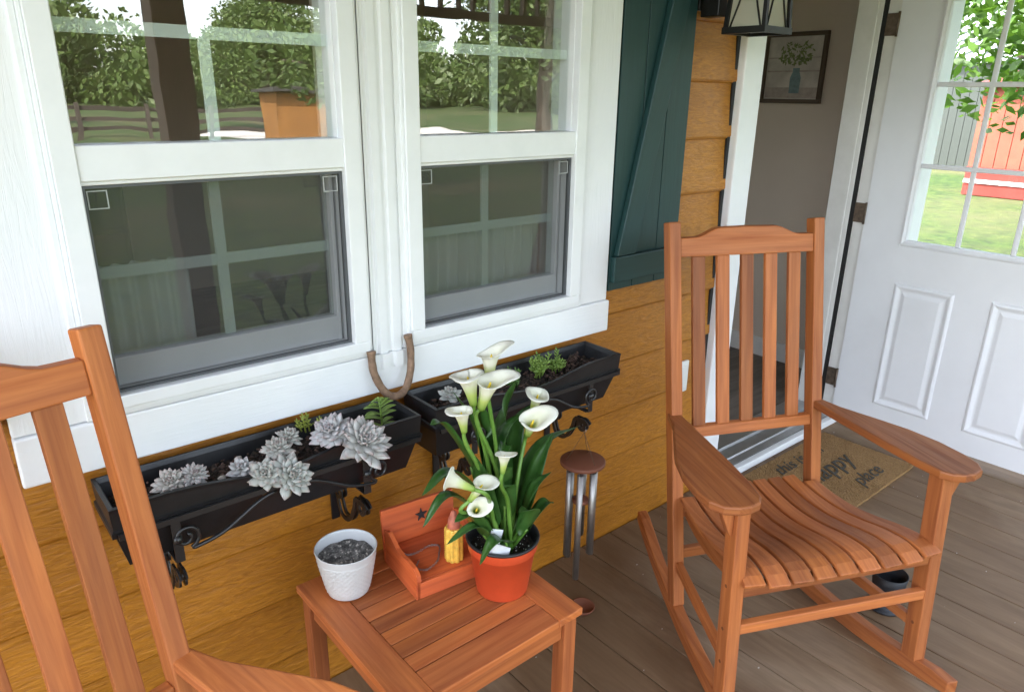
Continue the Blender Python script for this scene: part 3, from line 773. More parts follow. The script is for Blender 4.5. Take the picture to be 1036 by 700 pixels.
def calla(pos, axis, face, size, base_xy, parent, bend=.04, fl=1.0):
    """spathe: a funnel that opens and flares to a point on the 'face' side"""
    size = size * .94; pos = Vector(pos) - OC; ax = Vector(axis).normalized(); fc = Vector(face); fc = (fc - ax * fc.dot(ax)).normalized(); sd = ax.cross(fc)
    mb = MB(); nu, nv = 36, 16; h = size * 1.32; rings = []
    org = pos - ax * h * .64
    for j in range(nv + 1):
        v = j / nv; ring = []
        for k in range(nu + 1):
            u = -PI + 2 * PI * k / nu; # u = 0 -> flared tip side, +-PI -> overlap seam
            front = .5 + .5 * math.cos(u)
            hh_ = h * v * (1.0 + .22 * front ** 2 - .25 * (1 - front) ** 1.5 * v)
            r_ = size * (.10 + .20 * v ** 1.2 + .13 * v ** 3.0 * (.7 + .7 * front) * fl)
            curl = max(0, v - .72) / .28
            hh_ -= size * .20 * curl ** 2 * (.4 + .6 * front)
            r_ += size * .08 * curl ** 2 + size * .26 * front ** 10 * max(0, v - .55) / .45
            r_ *= 1 + .07 * math.sin(3 * u + size * 99) * v
            wob = size * .035 * math.sin(2 * u + 1.3) * v
            spir = .10 * size * (k / nu) * (1 - v * .3)
            ring.append(mb.bm.verts.new(org + ax * (hh_ + wob) + fc * ((r_ + spir * .3) * math.cos(u)) + sd * ((r_ + spir * .3) * math.sin(u) * .92)))
        rings.append(ring)
    for j, (a, b) in enumerate(zip(rings, rings[1:])):
        for k in range(nu):
            f = mb.bm.faces.new((a[k], a[k + 1], b[k + 1], b[k])); f.smooth = True
            for l, vv_ in zip(f.loops, (j, j, j + 1, j + 1)): l[mb.uv].uv = (vv_ / nv, k / nu)
    fo = mb.build('flower', 'calla_spathe', parent, solid=.0012)
    mb = MB(); mb.tube([org + ax * (h * t) for t in (.15, .4, .6, .74, .78)], [size * .05, size * .055, size * .05, size * .035, size * .01], 8); mb.build('spadix', 'spadix_yellow', fo)
    mb = MB(); b0 = Vector((base_xy[0], base_xy[1], .112)); mid = (b0 + org) / 2 + Vector((0, 0, .02)) - ax * 0
    mid.x = lerp(b0.x, org.x, .38); mid.y = lerp(b0.y, org.y, .38)
    mb.tube(cr([b0, mid, org - ax * .03, org + ax * size * .1], 8), [.0052 - .0012 * i / 24 for i in range(25)], 10)
    mb.build('stem', 'calla_stem', parent)
camd = Vector((-.55, -.75, .35))
calla((.889, -.40, 1.020), (.10, 0, 1), (.9, -.3, .1), .066, (.012, .02), cl, fl=.9)
calla((.800, -.44, 1.004), (-.28, -.10, 1), (-.7, -.8, 0), .074, (-.008, .01), cl, fl=1.15)
calla((.836, -.46, .990), (.16, -.30, 1), (.9, -.5, 0), .070, (.002, -.006), cl, fl=1.0)
calla((.760, -.47, .952), (-.25, -.15, 1), (-1, -.4, 0), .054, (-.02, 0), cl)
calla((1.005, -.42, .908), (-.12, -.50, 1), (-.9, -.5, .2), .058, (.022, .0), cl, fl=1.2)
calla((.962, -.455, .872), (-.20, -.60, 1), (.9, -.5, 0), .063, (.012, -.012), cl, fl=1.2)
calla((.845, -.50, .842), (.03, -.1, 1), (-.2, -1, 0), .044, (.0, -.03), cl, fl=1.35)
calla((.728, -.49, .826), (-.75, .45, .5), (-.6, -.5, .6), .054, (-.022, -.02), cl, fl=.9)
calla((.795, -.485, .786), (.45, -.3, .75), (.9, -.2, .3), .048, (-.016, -.02), cl, fl=.9)
calla((.793, -.475, .730), (-.3, -.5, .6), (-.3, -.6, .7), .044, (-.03, -.012), cl, fl=1.1)
# leaves: (base dx,dy) then a curve ending in the tip, half width
LV = [((-.01, .01), (-.06, .02, .26), (-.13, .02, .34), (-.215, .00, .325), .024),
      ((-.015, 0), (-.07, .00, .22), (-.15, .00, .30), (-.215, .0, .25), .022),
      ((-.01, .015), (-.06, .04, .32), (-.13, .04, .44), (-.17, .03, .46), .022),
      ((.02, .01), (.07, .03, .22), (.16, .05, .30), (.31, .07, .30), .020),
      ((.02, .0), (.06, .01, .18), (.12, .02, .26), (.17, .02, .33), .022),
      ((.01, .02), (.03, .05, .30), (.05, .05, .42), (.055, .03, .50), .030),
      ((.0, .02), (-.01, .04, .28), (-.02, .04, .40), (-.04, .03, .47), .030),
      ((-.02, -.01), (-.05, -.01, .22), (-.08, -.02, .32), (-.10, -.03, .39), .028),
      ((.015, -.01), (.05, -.02, .20), (.09, -.02, .30), (.13, -.02, .37), .028),
      ((.01, -.02), (.03, -.05, .17), (.02, -.07, .23), (-.03, -.09, .26), .026),
      ((-.01, -.03), (-.04, -.06, .17), (-.085, -.075, .20), (-.12, -.07, .155), .022),
      ((.02, -.01), (.06, -.02, .15), (.10, -.03, .20), (.13, -.03, .19), .020),
      ((-.02, .0), (-.07, -.02, .18), (-.12, -.04, .26), (-.17, -.05, .27), .026),
      ((.0, 0), (.01, .02, .26), (.02, .02, .38), (.07, .0, .44), .030),
      ((-.01, .01), (-.03, .03, .30), (-.05, .05, .42), (-.09, .06, .50), .026),
      ((.02, .02), (.06, .04, .28), (.09, .05, .38), (.14, .05, .42), .024),
      ((-.02, -.01), (-.06, -.03, .16), (-.10, -.03, .22), (-.17, -.02, .20), .020),
      ((.01, -.015), (.03, -.04, .2), (.05, -.05, .27), (.09, -.06, .30), .022),
      ((0, -.01), (-.02, -.03, .24), (-.03, -.04, .33), (-.02, -.05, .40), .026)]
for (bx, by), a, b, c, w in LV:
    mb = MB(); b0 = Vector((bx, by, .112))
    mb.tube(cr([b0, b0.lerp(Vector(a), .5), Vector(a)], 5), [.0055 - .0025 * i / 10 for i in range(11)], 8)
    o = mb.build('leaf_stalk', 'calla_stem', cl)
    mb = MB(); blade(mb, [b0.lerp(Vector(a), .62), a, b, c], w * .92, .38, 8, .8, wave=.0015); mb.build('leaf', 'calla_leaf', cl, solid=.0007)
mb = MB(); C_ = [(-.052, -.036, .118), (-.058, -.040, .165), (-.056, -.050, .205)]
mb.sweep(C_, (.026, .0012), (.4, .6, 0)); mb.build('plant_tag', 'tag_white', cl)
mb = MB(); mb.faces([(-.068, -.045, .150), (-.030, -.056, .128), (-.026, -.060, .150), (-.062, -.052, .172), (-.068, -.046, .149), (-.030, -.057, .127)], [(0, 1, 2, 3)], (1, 0, 0)); mb.build('plant_tag', 'tag_white', cl, solid=.001)

# ------------------------------------------------------------------ planters
def make_planter(x0, x1, label):
    cx = (x0 + x1) / 2; hl = (x1 - x0) / 2
    t = thing('window_box', label, 'planter', (cx, -.09, .664), 0, 'black window boxes below the sill')
    W_ = 'planter_black'
    # outer wall as profile loops: bottom -> lip -> inner
    mb = MB()
    def ring(dx, yb_, yf_, z, wav=0, n=40):
        r_ = []
        for i in range(n + 1):
            x = lerp(-hl + dx, hl - dx, i / n); w_ = 0
            if wav:
                tt = abs(x) / hl; w_ = -wav * (.5 + .5 * math.cos(min(1, tt / .72) * PI)) if tt < .72 else 0
            r_.append((x, yf_, z + w_))
        for i in range(n + 1): r_.append((lerp(hl - dx, -hl + dx, i / n), yb_, z))
        return r_
    prof = [ring(.026, .062, -.036, .0), ring(.008, .074, -.064, .085), ring(.000, .076, -.074, .088), ring(.000, .076, -.076, .100), ring(.004, .075, -.071, .103), ring(.002, .076, -.074, .142, .026), ring(.002, .076, -.076, .150, .026), ring(.010, .070, -.068, .151, .026), ring(.014, .066, -.064, .140, .024), ring(.022, .060, -.054, .095)]
    rv = [[mb.bm.verts.new(p) for p in r_] for r_ in prof]; n = len(rv[0])
    for a, b in zip(rv, rv[1:]):
        for k in range(n): mb.bm.faces.new((a[k], a[(k + 1) % n], b[(k + 1) % n], b[k]))
    for k in range(41 - 1): mb.bm.faces.new((rv[0][k], rv[0][k + 1], rv[0][n - 2 - k], rv[0][n - 1 - k]))
    o = mb.build('box', W_, t); 
    mb = MB(); nx, ny = 90, 18
    g = [[mb.bm.verts.new((lerp(-hl + .024, hl - .024, i / nx), lerp(-.055, .061, j / ny), .106 + .010 * noise.fractal(Vector((i * .35, j * .35, cx * 7)), 1, 2, 4))) for j in range(ny + 1)] for i in range(nx + 1)]
    for i in range(nx):
        for j in range(ny): f = mb.bm.faces.new((g[i][j], g[i + 1][j], g[i + 1][j + 1], g[i][j + 1]))
    mb.build('soil', 'soil', t)
    mb = MB()
    for k in range(420):
        x = random.uniform(-hl + .03, hl - .03); y = random.uniform(-.05, .056); s_ = random.uniform(.003, .009)
        mt = Matrix.Translation((x, y, .112 + random.uniform(0, .006))) @ Matrix.Rotation(random.uniform(0, 6), 4, 'Z') @ Matrix.Rotation(random.uniform(-1, 1), 4, 'X') @ Matrix.Diagonal((1, .5, .35, 1))
        bmesh.ops.create_icosphere(mb.bm, subdivisions=1, radius=s_, matrix=mt)
    tag(mb.build('wood_chips', 'mulch', t), kind='stuff')
    # iron front rail with scrolls standing against the box
    mb = MB(); zr = .092
    mb.box(-hl + .01, hl - .01, -.0835, -.0775, zr - .006, zr + .006, (1, 0, 0))
    for sg in (-1, 1):
        pts = []
        cx_, cz = sg * (hl - .125), .045
        for i in range(30):
            a = -PI * .5 + i / 29 * PI * 2.9; rr_ = lerp(.028, .007, i / 29)
            pts.append((cx_ - sg * (rr_ * math.cos(a)) * 1, -.079, cz + rr_ * math.sin(a)))
        stem = [(sg * .03, -.081, .082), (sg * .07, -.0805, .070), (sg * (hl - .20), -.080, .030)]
        P_ = cr(stem + [(cx_ - sg * .02, -.0795, .0175)] + [pts[1]], 6)[:-1] + [Vector(p) for p in pts[1:]]
        mb.tube(P_, .0042, 7)
    mb.build('scroll_rail', 'black_iron', t)
    return t
make_planter(.176, .862, 'black window box under the sill, left of the horseshoe, full of grey rosette succulents')
make_planter(.902, 1.578, 'black window box right of the horseshoe, with low green succulents')
for v_ in (('pebble', 0),):
    pass
def make_bracket(x, label):
    t = thing('iron_bracket', label, 'bracket', (x, .0, .50), 0, 'scrolled iron brackets holding the window boxes')
    mb = MB(); mb.box(-.011, .011, .012, .018, -.0, .26, (0, 0, 1)); mb.box(-.009, .009, -.162, .012, .155, .1585, (0, 1, 0)); mb.box(-.009, .009, -.170, -.1665, .158, .262, (0, 0, 1)); mb.build('strap', 'black_iron', t, .001)
    mb = MB(); pts = []
    c1 = (-.022, .098); c2 = (-.145, .105)
    for i in range(22):
        a = PI * 2.6 - i / 21 * PI * 2.3; r_ = lerp(.007, .020, i / 21); pts.append((0, c1[0] + r_ * math.cos(a), c1[1] + r_ * math.sin(a)))
    pts += [(0, -.028, .048), (0, -.055, .036), (0, -.082, .050), (0, -.104, .088), (0, -.118, .122)]
    p2 = []
    for i in range(22):
        a = PI * .15 + i / 21 * PI * 2.1 ; r_ = lerp(.021, .008, i / 21); p2.append((0, c2[0] - r_ * math.cos(PI - a) * -1, c2[1] + r_ * math.sin(a)))
    pts += [p for p in p2]
    P_ = cr(pts, 3)
    for dx in (-.006, .006):
        mb.sweep([(p.x + dx, p.y, p.z) for p in P_], (.0035, .011) if False else (.011, .0045), (1, 0, 0), (0, 1, 0))
    mb.build('scroll', 'black_iron', t)
    mb = MB(); mb.lathe([(.009, 0), (.009, .004), (.005, .007), (.001, .008)], (0, 0, 0), 14, cap1=True)
    for v_ in mb.bm.verts: v_.co = Vector((v_.co.x, -.170 - v_.co.z, .21 + v_.co.y))
    mb.build('bolt', 'black_iron', t)
    return t
b0 = make_bracket(.285, 'leftmost scrolled iron bracket, behind the near rocking chair post')
for x, lb in ((.705, 'scrolled iron bracket under the right half of the left window box, above the small bench'), (1.02, 'scrolled iron bracket hidden behind the calla lilies, under the right window box'), (1.45, 'scrolled iron bracket that carries the wind chime')):
    c = copy_tree(b0); c.location.x = x; c['label'] = lb

# rosette succulents
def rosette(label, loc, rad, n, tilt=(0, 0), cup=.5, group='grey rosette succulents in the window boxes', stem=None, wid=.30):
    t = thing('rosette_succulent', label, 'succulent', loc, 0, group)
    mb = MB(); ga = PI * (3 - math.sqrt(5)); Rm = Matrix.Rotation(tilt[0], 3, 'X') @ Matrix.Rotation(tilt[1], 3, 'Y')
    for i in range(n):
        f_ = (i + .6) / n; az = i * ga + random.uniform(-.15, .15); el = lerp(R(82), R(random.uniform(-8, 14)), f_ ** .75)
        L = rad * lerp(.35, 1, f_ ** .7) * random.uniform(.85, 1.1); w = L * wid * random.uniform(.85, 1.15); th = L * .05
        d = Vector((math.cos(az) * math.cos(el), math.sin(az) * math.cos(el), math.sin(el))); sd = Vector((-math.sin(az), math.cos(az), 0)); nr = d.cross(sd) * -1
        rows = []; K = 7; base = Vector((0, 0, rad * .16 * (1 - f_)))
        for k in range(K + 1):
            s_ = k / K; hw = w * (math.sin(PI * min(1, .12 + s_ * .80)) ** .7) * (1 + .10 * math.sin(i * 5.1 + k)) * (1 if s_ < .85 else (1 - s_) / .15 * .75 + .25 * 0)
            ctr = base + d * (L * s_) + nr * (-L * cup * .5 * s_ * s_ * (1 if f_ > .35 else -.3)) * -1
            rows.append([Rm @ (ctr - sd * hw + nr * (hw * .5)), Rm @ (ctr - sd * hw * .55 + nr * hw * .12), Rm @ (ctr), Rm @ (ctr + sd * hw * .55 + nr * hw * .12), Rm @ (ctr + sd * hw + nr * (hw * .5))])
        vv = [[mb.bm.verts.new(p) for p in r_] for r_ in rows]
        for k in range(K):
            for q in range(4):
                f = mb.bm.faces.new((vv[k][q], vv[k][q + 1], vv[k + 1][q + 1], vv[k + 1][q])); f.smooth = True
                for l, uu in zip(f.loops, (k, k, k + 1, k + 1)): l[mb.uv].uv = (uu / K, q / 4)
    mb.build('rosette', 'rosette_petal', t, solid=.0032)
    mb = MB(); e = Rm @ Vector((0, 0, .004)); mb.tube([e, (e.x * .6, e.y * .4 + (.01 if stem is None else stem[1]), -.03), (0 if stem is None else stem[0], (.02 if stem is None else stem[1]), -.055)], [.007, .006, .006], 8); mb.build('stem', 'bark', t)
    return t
rosette('big grey-mauve rosette succulent spilling over the box edge beside the horseshoe', (.690, -.182, .800), .072, 62, (R(40), R(12)), .25, wid=.21)
rosette('pale rosette succulent with upright leaves left of the biggest rosette', (.640, -.135, .822), .056, 46, (R(14), R(-22)), .35, wid=.24)
rosette('grey rosette hanging over the middle of the left window box front edge', (.515, -.190, .780), .052, 46, (R(52), R(12)), .25, wid=.24)
rosette('grey-brown flattened rosette touching the left side of the hanging one', (.470, -.172, .790), .044, 32, (R(34), R(-14)), .3, wid=.26)
rosette('small tight mauve rosette just behind the hanging one in the left window box', (.520, -.120, .812), .040, 44, (R(8), R(0)), .45, wid=.24)
rosette('smaller grey rosette behind, against the sill, in the middle of the left window box', (.562, -.085, .815), .034, 32, (R(5), R(8)), .45, wid=.24)
rosette('flat olive-grey rosette on the wood chips left of the hanging rosette', (.438, -.125, .794), .036, 22, (R(14), R(-10)), .3, wid=.26)
rosette('spiky white-grey succulent right of the near chair post', (.345, -.112, .804), .034, 60, (R(22), R(12)), .45, wid=.15)
rosette('loose olive-grey succulent right next to the near chair post', (.302, -.108, .802), .038, 40, (R(22), R(-12)), .35, wid=.22)
rosette('dusty blue-grey rosette at the left end of the right window box', (1.005, -.082, .800), .038, 18, (R(10), R(0)), .4)

def sprig(label, loc, stems, mat, leaf=.016, group='green succulents in the window boxes', h=.05, spread=.6, nleaf=12):
    t = thing('green_succulent', label, 'succulent', loc, 0, group)
    mb = MB(); ms = MB()
    for s_ in range(stems):
        az = random.uniform(0, 2 * PI); sp = random.uniform(.1, spread); hh_ = h * random.uniform(.6, 1.15)
        b0_ = Vector((random.uniform(-.02, .02) * (stems > 2), random.uniform(-.012, .012), -.012)) ; e = b0_ + Vector((math.cos(az) * sp, math.sin(az) * sp * .7, 1)).normalized() * hh_
        ms.tube([b0_, (b0_ + e) / 2 + Vector((0, 0, .004)), e], [.002, .0018, .001], 6)
        for k in range(nleaf):
            f_ = k / nleaf; p = b0_.lerp(e, .25 + .75 * f_); a2 = k * 2.4; d = Vector((math.cos(a2), math.sin(a2), .55 + f_ * .9)).normalized(); L = leaf * (1 - .35 * f_)
            sd = d.cross(Vector((0, 0, 1))).normalized(); nr = sd.cross(d)
            w = L * .22
            vs = [p, p + d * L * .45 + sd * w, p + d * L * .45 + nr * w * .7, p + d * L * .45 - sd * w, p + d * L * .45 - nr * w * .7, p + d * L]
            mb.faces(vs, [(0, 2, 1), (0, 3, 2), (0, 4, 3), (0, 1, 4), (5, 1, 2), (5, 2, 3), (5, 3, 4), (5, 4, 1)], None, True)
    mb.build('leaf_cluster', mat, t); ms.build('stalk', mat, t)
    return t
# fern-like stem leaning out behind the horseshoe
def frond(label, loc, tip, mat, n=13, leaf=.03):
    t = thing('green_succulent', label, 'succulent', loc, 0, 'green succulents in the window boxes')
    P_ = cr([(0, 0, -.02), (.1 * tip[0], .2 * tip[1], .4 * tip[2]), (.5 * tip[0], .5 * tip[1], .8 * tip[2]), tip], 8)
    mb = MB(); mb.tube(P_, .0028, 7); mb.build('stalk', mat, t)
    mb = MB()
    for i in range(n):
        k = int(4 + i * (len(P_) - 6) / n); p = P_[k]; d0 = (P_[k + 1] - P_[k]).normalized(); sg = 1 if i % 2 else -1
        sd = Vector((1, -.25, .1)) * sg; d = (sd + d0 * .45 + Vector((0, random.uniform(-.4, .1), -.1))).normalized(); L = leaf * random.uniform(.8, 1.1) * math.sin(PI * (.25 + .7 * i / n))
        blade(mb, [p, p + d * L * .5 + Vector((0, 0, .003)), p + d * L - Vector((0, 0, .002))], L * .20, .3, 4, .8)
    mb.build('leaf_cluster', mat, t, solid=.0015); return t
frond('leafy bright green stem rising beside the horseshoe in the left window box', (.792, -.098, .752), (.002, .020, .098), 'succulent_green', 15, .044)
frond('low green stem between the big rosette and the leafy stem', (.745, -.095, .775), (-.045, -.02, .045), 'succulent_dark', 9, .026)
sprig('small yellow-green sprig at the sill left of the big rosette', (.626, -.045, .808), 4, 'succulent_lime', .016, h=.045, spread=.5)
sprig('bushy green succulent in the middle of the right window box', (1.315, -.085, .790), 15, 'succulent_green', .024, h=.062, spread=1.1)
sprig('green succulent tuft left of the bushy one in the right window box', (1.215, -.090, .785), 8, 'succulent_dark', .020, h=.05, spread=1.2)
sprig('lighter green tuft at the right of the bushy succulent', (1.385, -.080, .788), 7, 'succulent_green', .022, h=.055, spread=1.0)
sprig('small dry reddish tuft at the right end of the right window box', (1.46, -.055, .785), 5, 'mulch', .014, h=.035, spread=1.0)
for (x, y, r_), lb in (((.398, -.118, .006), 'white pebble on the wood chips between two rosettes of the left window box'), ((.345, -.055, .007), 'tan pebble on the wood chips behind the spiky white-grey succulent'), ((.455, -.055, .006), 'tan pebble on the wood chips near the sill, left of the middle rosettes')):
    mb = MB(); bmesh.ops.create_icosphere(mb.bm, subdivisions=3, radius=r_, matrix=Matrix.Translation((0, 0, r_ * .6)) @ Matrix.Diagonal((1.5, 1, .8, 1)))
    for v_ in mb.bm.verts: v_.co *= 1 + .15 * noise.noise(v_.co * 150)
    for f in mb.bm.faces: f.smooth = True
    o = mb.build('pebble', 'pebble_pale'); o.location = (x, y, .782); tag(o, lb, 'pebble', 'pebbles in the window boxes')

# ------------------------------------------------------------------ horseshoe
mb = MB(); hp = []
for p in ((.812, -.021, .948), (.8105, -.025, .920), (.812, -.030, .893), (.823, -.036, .860), (.838, -.042, .836), (.857, -.045, .824), (.880, -.044, .826), (.899, -.040, .842), (.914, -.034, .875), (.920, -.029, .905), (.922, -.024, .940), (.918, -.020, .969)): hp.append(p)
P_ = cr(hp, 6)
mb.tube([p - Vector((.88, -.02, .79)) for p in P_], [.0098 + .0004 * math.sin(i * .9) + (.0015 if i in (0, 1, len(P_) - 1, len(P_) - 2) else 0) for i in range(len(P_))], 10)
o = mb.build('horseshoe', 'rust_iron'); o.location = (.88, -.022, .79); tag(o, 'rusty open horseshoe leaning on the white sill between the two window boxes', 'horseshoe')

# ------------------------------------------------------------------ wind chime
wc = thing('wind_chime', 'wind chime with metal tubes under a round wooden disc, hanging from the bracket', 'wind chime', (1.45, -.150, .605))
mb = MB(); mb.lathe([(.066, -.128), (.070, -.125), (.070, -.117), (.066, -.114), (.002, -.113)], seg=48, cap0=True, cap1=True); mb.build('top_disc', 'chime_wood', wc)
mb = MB()
for k in range(3):
    a = k * 2 * PI / 3 + .5; mb.tube([(0, 0, -.022), (.052 * math.cos(a), .052 * math.sin(a), -.113)], .0009, 5)
mb.tube([(0, 0, -.113), (0, 0, -.30)], .0008, 5); mb.build('cord', 'string_brown', wc)
mb = MB(); ring_ = [(.0, .007 * math.cos(t), -.014 + .007 * math.sin(t)) for t in [2 * PI * k / 16 for k in range(17)]]; mb.tube(ring_, .0012, 6, False); mb.build('hook_ring', 'chime_metal', wc)
for k, (L) in enumerate((.300, .372, .285, .318, .262, .335)):
    a = R(160) + k * 2 * PI / 6; x_, y_ = .044 * math.cos(a), .040 * math.sin(a)
    mb = MB(); n = 20
    mb.lathe([(.0088, -.146 - L), (.0102, -.146 - L), (.0102, -.146), (.0088, -.146), (.0088, -.146 - L)], (x_, y_, 0), n, cap0=False)
    tu = mb.build('tube', 'chime_metal', wc)
    mb = MB(); mb.tube([(x_, y_, -.128), (x_, y_, -.16)], .0008, 5); mb.tube([(x_ - .008, y_, -.154), (x_ + .008, y_, -.154)], .001, 5); mb.build('tube_cord', 'string_brown', tu)
mb = MB(); mb.lathe([(.022, -.265), (.026, -.262), (.026, -.252), (.022, -.249), (.002, -.249)], seg=32, cap1=True); mb.build('striker', 'chime_wood', wc)
ds = thing('round_dish', 'small reddish-brown round dish on the deck behind the table corner, below the wind chime', 'dish', (1.405, -.225, 0))
mb = MB(); mb.lathe([(.028, .0), (.038, .014), (.039, .018), (.036, .018), (.027, .006), (.002, .005)], seg=36, cap1=True); mb.build('dish_body', 'chime_wood', ds)

# ------------------------------------------------------------------ wall lantern
ln = thing('wall_lantern', 'black metal lantern with crossed bars over frosted glass beside the door', 'lantern', (2.095, -.168, 1.738))
hw = .066; H = .24
mb = MB(); b = .007
for sx in (-1, 1):
    for sy in (-1, 1): mb.sweep([(sx * hw, sy * hw, 0), (sx * hw * .80, sy * hw * .80, H)], (.012, .012), (1, 0, 0) )
for z, s_ in ((0, 1), (H, .8)):
    for q in (-1, 1):
        mb.box(-hw * s_ - .008, hw * s_ + .008, q * hw * s_ - .008, q * hw * s_ + .008, z - .008, z + .010, (1, 0, 0))
        mb.box(q * hw * s_ - .0085, q * hw * s_ + .0085, -hw * s_ - .0075, hw * s_ + .0075, z - .0085, z + .0105, (0, 1, 0))
mb.build('cage', 'lantern_black', ln)
mb = MB()
for q in (-1, 1):
    for s_ in (-1, 1):
        def arcp(fn): return [fn(t / 10) for t in range(11)]
        bow = lambda t: s_ * (hw * .86 * (1 - 2 * t * .88)) if False else s_ * hw * (.84 - .80 * math.sin(t * PI * .5))
        mb.tube(arcp(lambda t: (bow(t), q * hw * (1 - .2 * t) * 1.0, H * t)), .003, 6)
        mb.tube(arcp(lambda t: (q * hw * (1 - .2 * t) * 1.0, bow(t), H * t)), .003, 6)
mb.build('cross_bar', 'lantern_black', ln)
mb = MB(); s1 = hw * .93; s2 = hw * .74
for (a, b_) in (((-1, -1), (1, -1)), ((1, -1), (1, 1)), ((1, 1), (-1, 1)), ((-1, 1), (-1, -1))):
    mb.faces([(a[0] * s1, a[1] * s1, .006), (b_[0] * s1, b_[1] * s1, .006), (b_[0] * s2, b_[1] * s2, H - .006), (a[0] * s2, a[1] * s2, H - .006)], [(0, 1, 2, 3)], (1, 0, 0))
mb.build('glass_panel', 'lantern_glass', ln)
mb = MB(); mb.box(-.065, .065, .170, .186, -.02 + .085, .30, (0, 0, 1)); mb.box(-.010, .010, .02, .168, .27, .285); mb.build('wall_plate', 'lantern_black', ln, .004)
mb = MB(); mb.box(-.062, -.020, .10, .167, .045, .30); mb.build('mounting_arm', 'lantern_black', ln, .003)
mb = MB(); mb.prism([(-hw * .85, H + .01), (hw * .85, H + .01), (.02, H + .07), (-.02, H + .07)], lambda a, b_, t: (a, lerp(-hw * .8, hw * .8, t), b_)); mb.build('cap', 'lantern_black', ln)

# ------------------------------------------------------------------ doormat
dmt = thing('doormat', 'coir doormat with black script lettering on the deck before the open door', 'doormat', (2.885, -.278, 0))
mb = MB(); nx, ny = 110, 76; hx_, hy_ = .345, .212; top = []
for i in range(nx + 1):
    row = []
    for j in range(ny + 1):
        x, y = lerp(-hx_, hx_, i / nx), lerp(-hy_, hy_, j / ny); e = (i in (0, nx) or j in (0, ny))
        row.append(mb.bm.verts.new((x + random.uniform(-.0015, .0015), y + random.uniform(-.0015, .0015), .014 + random.uniform(-.0015, .0015))))
    top.append(row)
for i in range(nx):
    for j in range(ny): mb.bm.faces.new((top[i][j], top[i + 1][j], top[i + 1][j + 1], top[i][j + 1]))
loop = [top[i][0] for i in range(nx + 1)] + [top[nx][j] for j in range(1, ny + 1)] + [top[i][ny] for i in range(nx - 1, -1, -1)] + [top[0][j] for j in range(ny - 1, 0, -1)]
low = [mb.bm.verts.new((v_.co.x * .995, v_.co.y * .995, .001)) for v_ in loop]
for k in range(len(loop)): mb.bm.faces.new((loop[k], low[k], low[(k + 1) % len(loop)], loop[(k + 1) % len(loop)]))
mb.build('mat', 'coir', dmt)
def text(name, s, size, loc, shear, parent, mat, extrude=.0008, off=.0):
    cu = bpy.data.curves.new(name, 'FONT'); cu.body = s; cu.size = size; cu.align_x = 'CENTER'; cu.align_y = 'CENTER'; cu.shear = shear; cu.extrude = extrude; cu.offset = off
    tmp = bpy.data.objects.new(name + '_tmp', cu); COL.objects.link(tmp)
    bpy.context.view_layer.update()
    me = bpy.data.meshes.new_from_object(tmp.evaluated_get(bpy.context.evaluated_depsgraph_get()))
    COL.objects.unlink(tmp); bpy.data.objects.remove(tmp)
    me.materials.clear(); me.materials.append(MATS[mat])
    o = bpy.data.objects.new(name, me); COL.objects.link(o); o.parent = parent; o.location = loc; return o
text('lettering', 'this is our', .095, (-.02, .135, .0163), .45, dmt, 'mat_ink', off=.0002)
text('lettering', 'happy', .14, (.0, .01, .0163), .45, dmt, 'mat_ink', off=.0008)
text('lettering', 'place', .10, (.08, -.125, .0163), .45, dmt, 'mat_ink', off=.0002)

# ------------------------------------------------------------------ small dark cup under the chair
cp = thing('dark_cup', 'small dark cup with a flared foot standing on the deck beneath the far rocking chair', 'cup', (2.185, -.825, 0))
mb = MB(); mb.lathe([(.054, 0), (.056, .004), (.050, .010), (.039, .018), (.042, .045), (.049, .090), (.053, .124), (.051, .125), (.046, .090), (.037, .03), (.002, .028)], seg=40, cap1=True); mb.build('cup_body', 'cup_dark', cp)

random.seed(91); mb = MB()
for k in range(60):
    x, y = random.uniform(.9, 3.3), random.uniform(-1.6, -.02); s_ = random.uniform(.0008, .0026)
    bmesh.ops.create_icosphere(mb.bm, subdivisions=1, radius=s_, matrix=Matrix.Translation((x, y, s_ * .5)) @ Matrix.Diagonal((1.6, 1, .6, 1)))
tag(mb.build('grit', 'pebble_pale'), 'pale grit and crumbs scattered over the deck boards', 'grit', None, 'stuff')
# ------------------------------------------------------------------ indoors
pc = thing('framed_picture', 'dark framed picture of yellow flowers in a blue glass jar on the grey indoor wall', 'picture', (3.915, .744, 1.704))
a_, b_ = .183, .183
mb = MB()
for y0, y1, z0, z1 in ((-a_, a_, b_ - .022, b_), (-a_, a_, -b_, -b_ + .022), (-a_, -a_ + .022, -b_ + .022, b_ - .022), (a_ - .022, a_, -b_ + .022, b_ - .022)): mb.box(-.022, .002, y0, y1, z0, z1)
mb.build('frame', 'picture_frame_wood', pc, .002)
mb = MB(); mb.box(-.008, 0, -a_ + .022, a_ - .022, -b_ + .022, b_ - .022); pp_ = mb.build('print', 'picture_paper', pc)
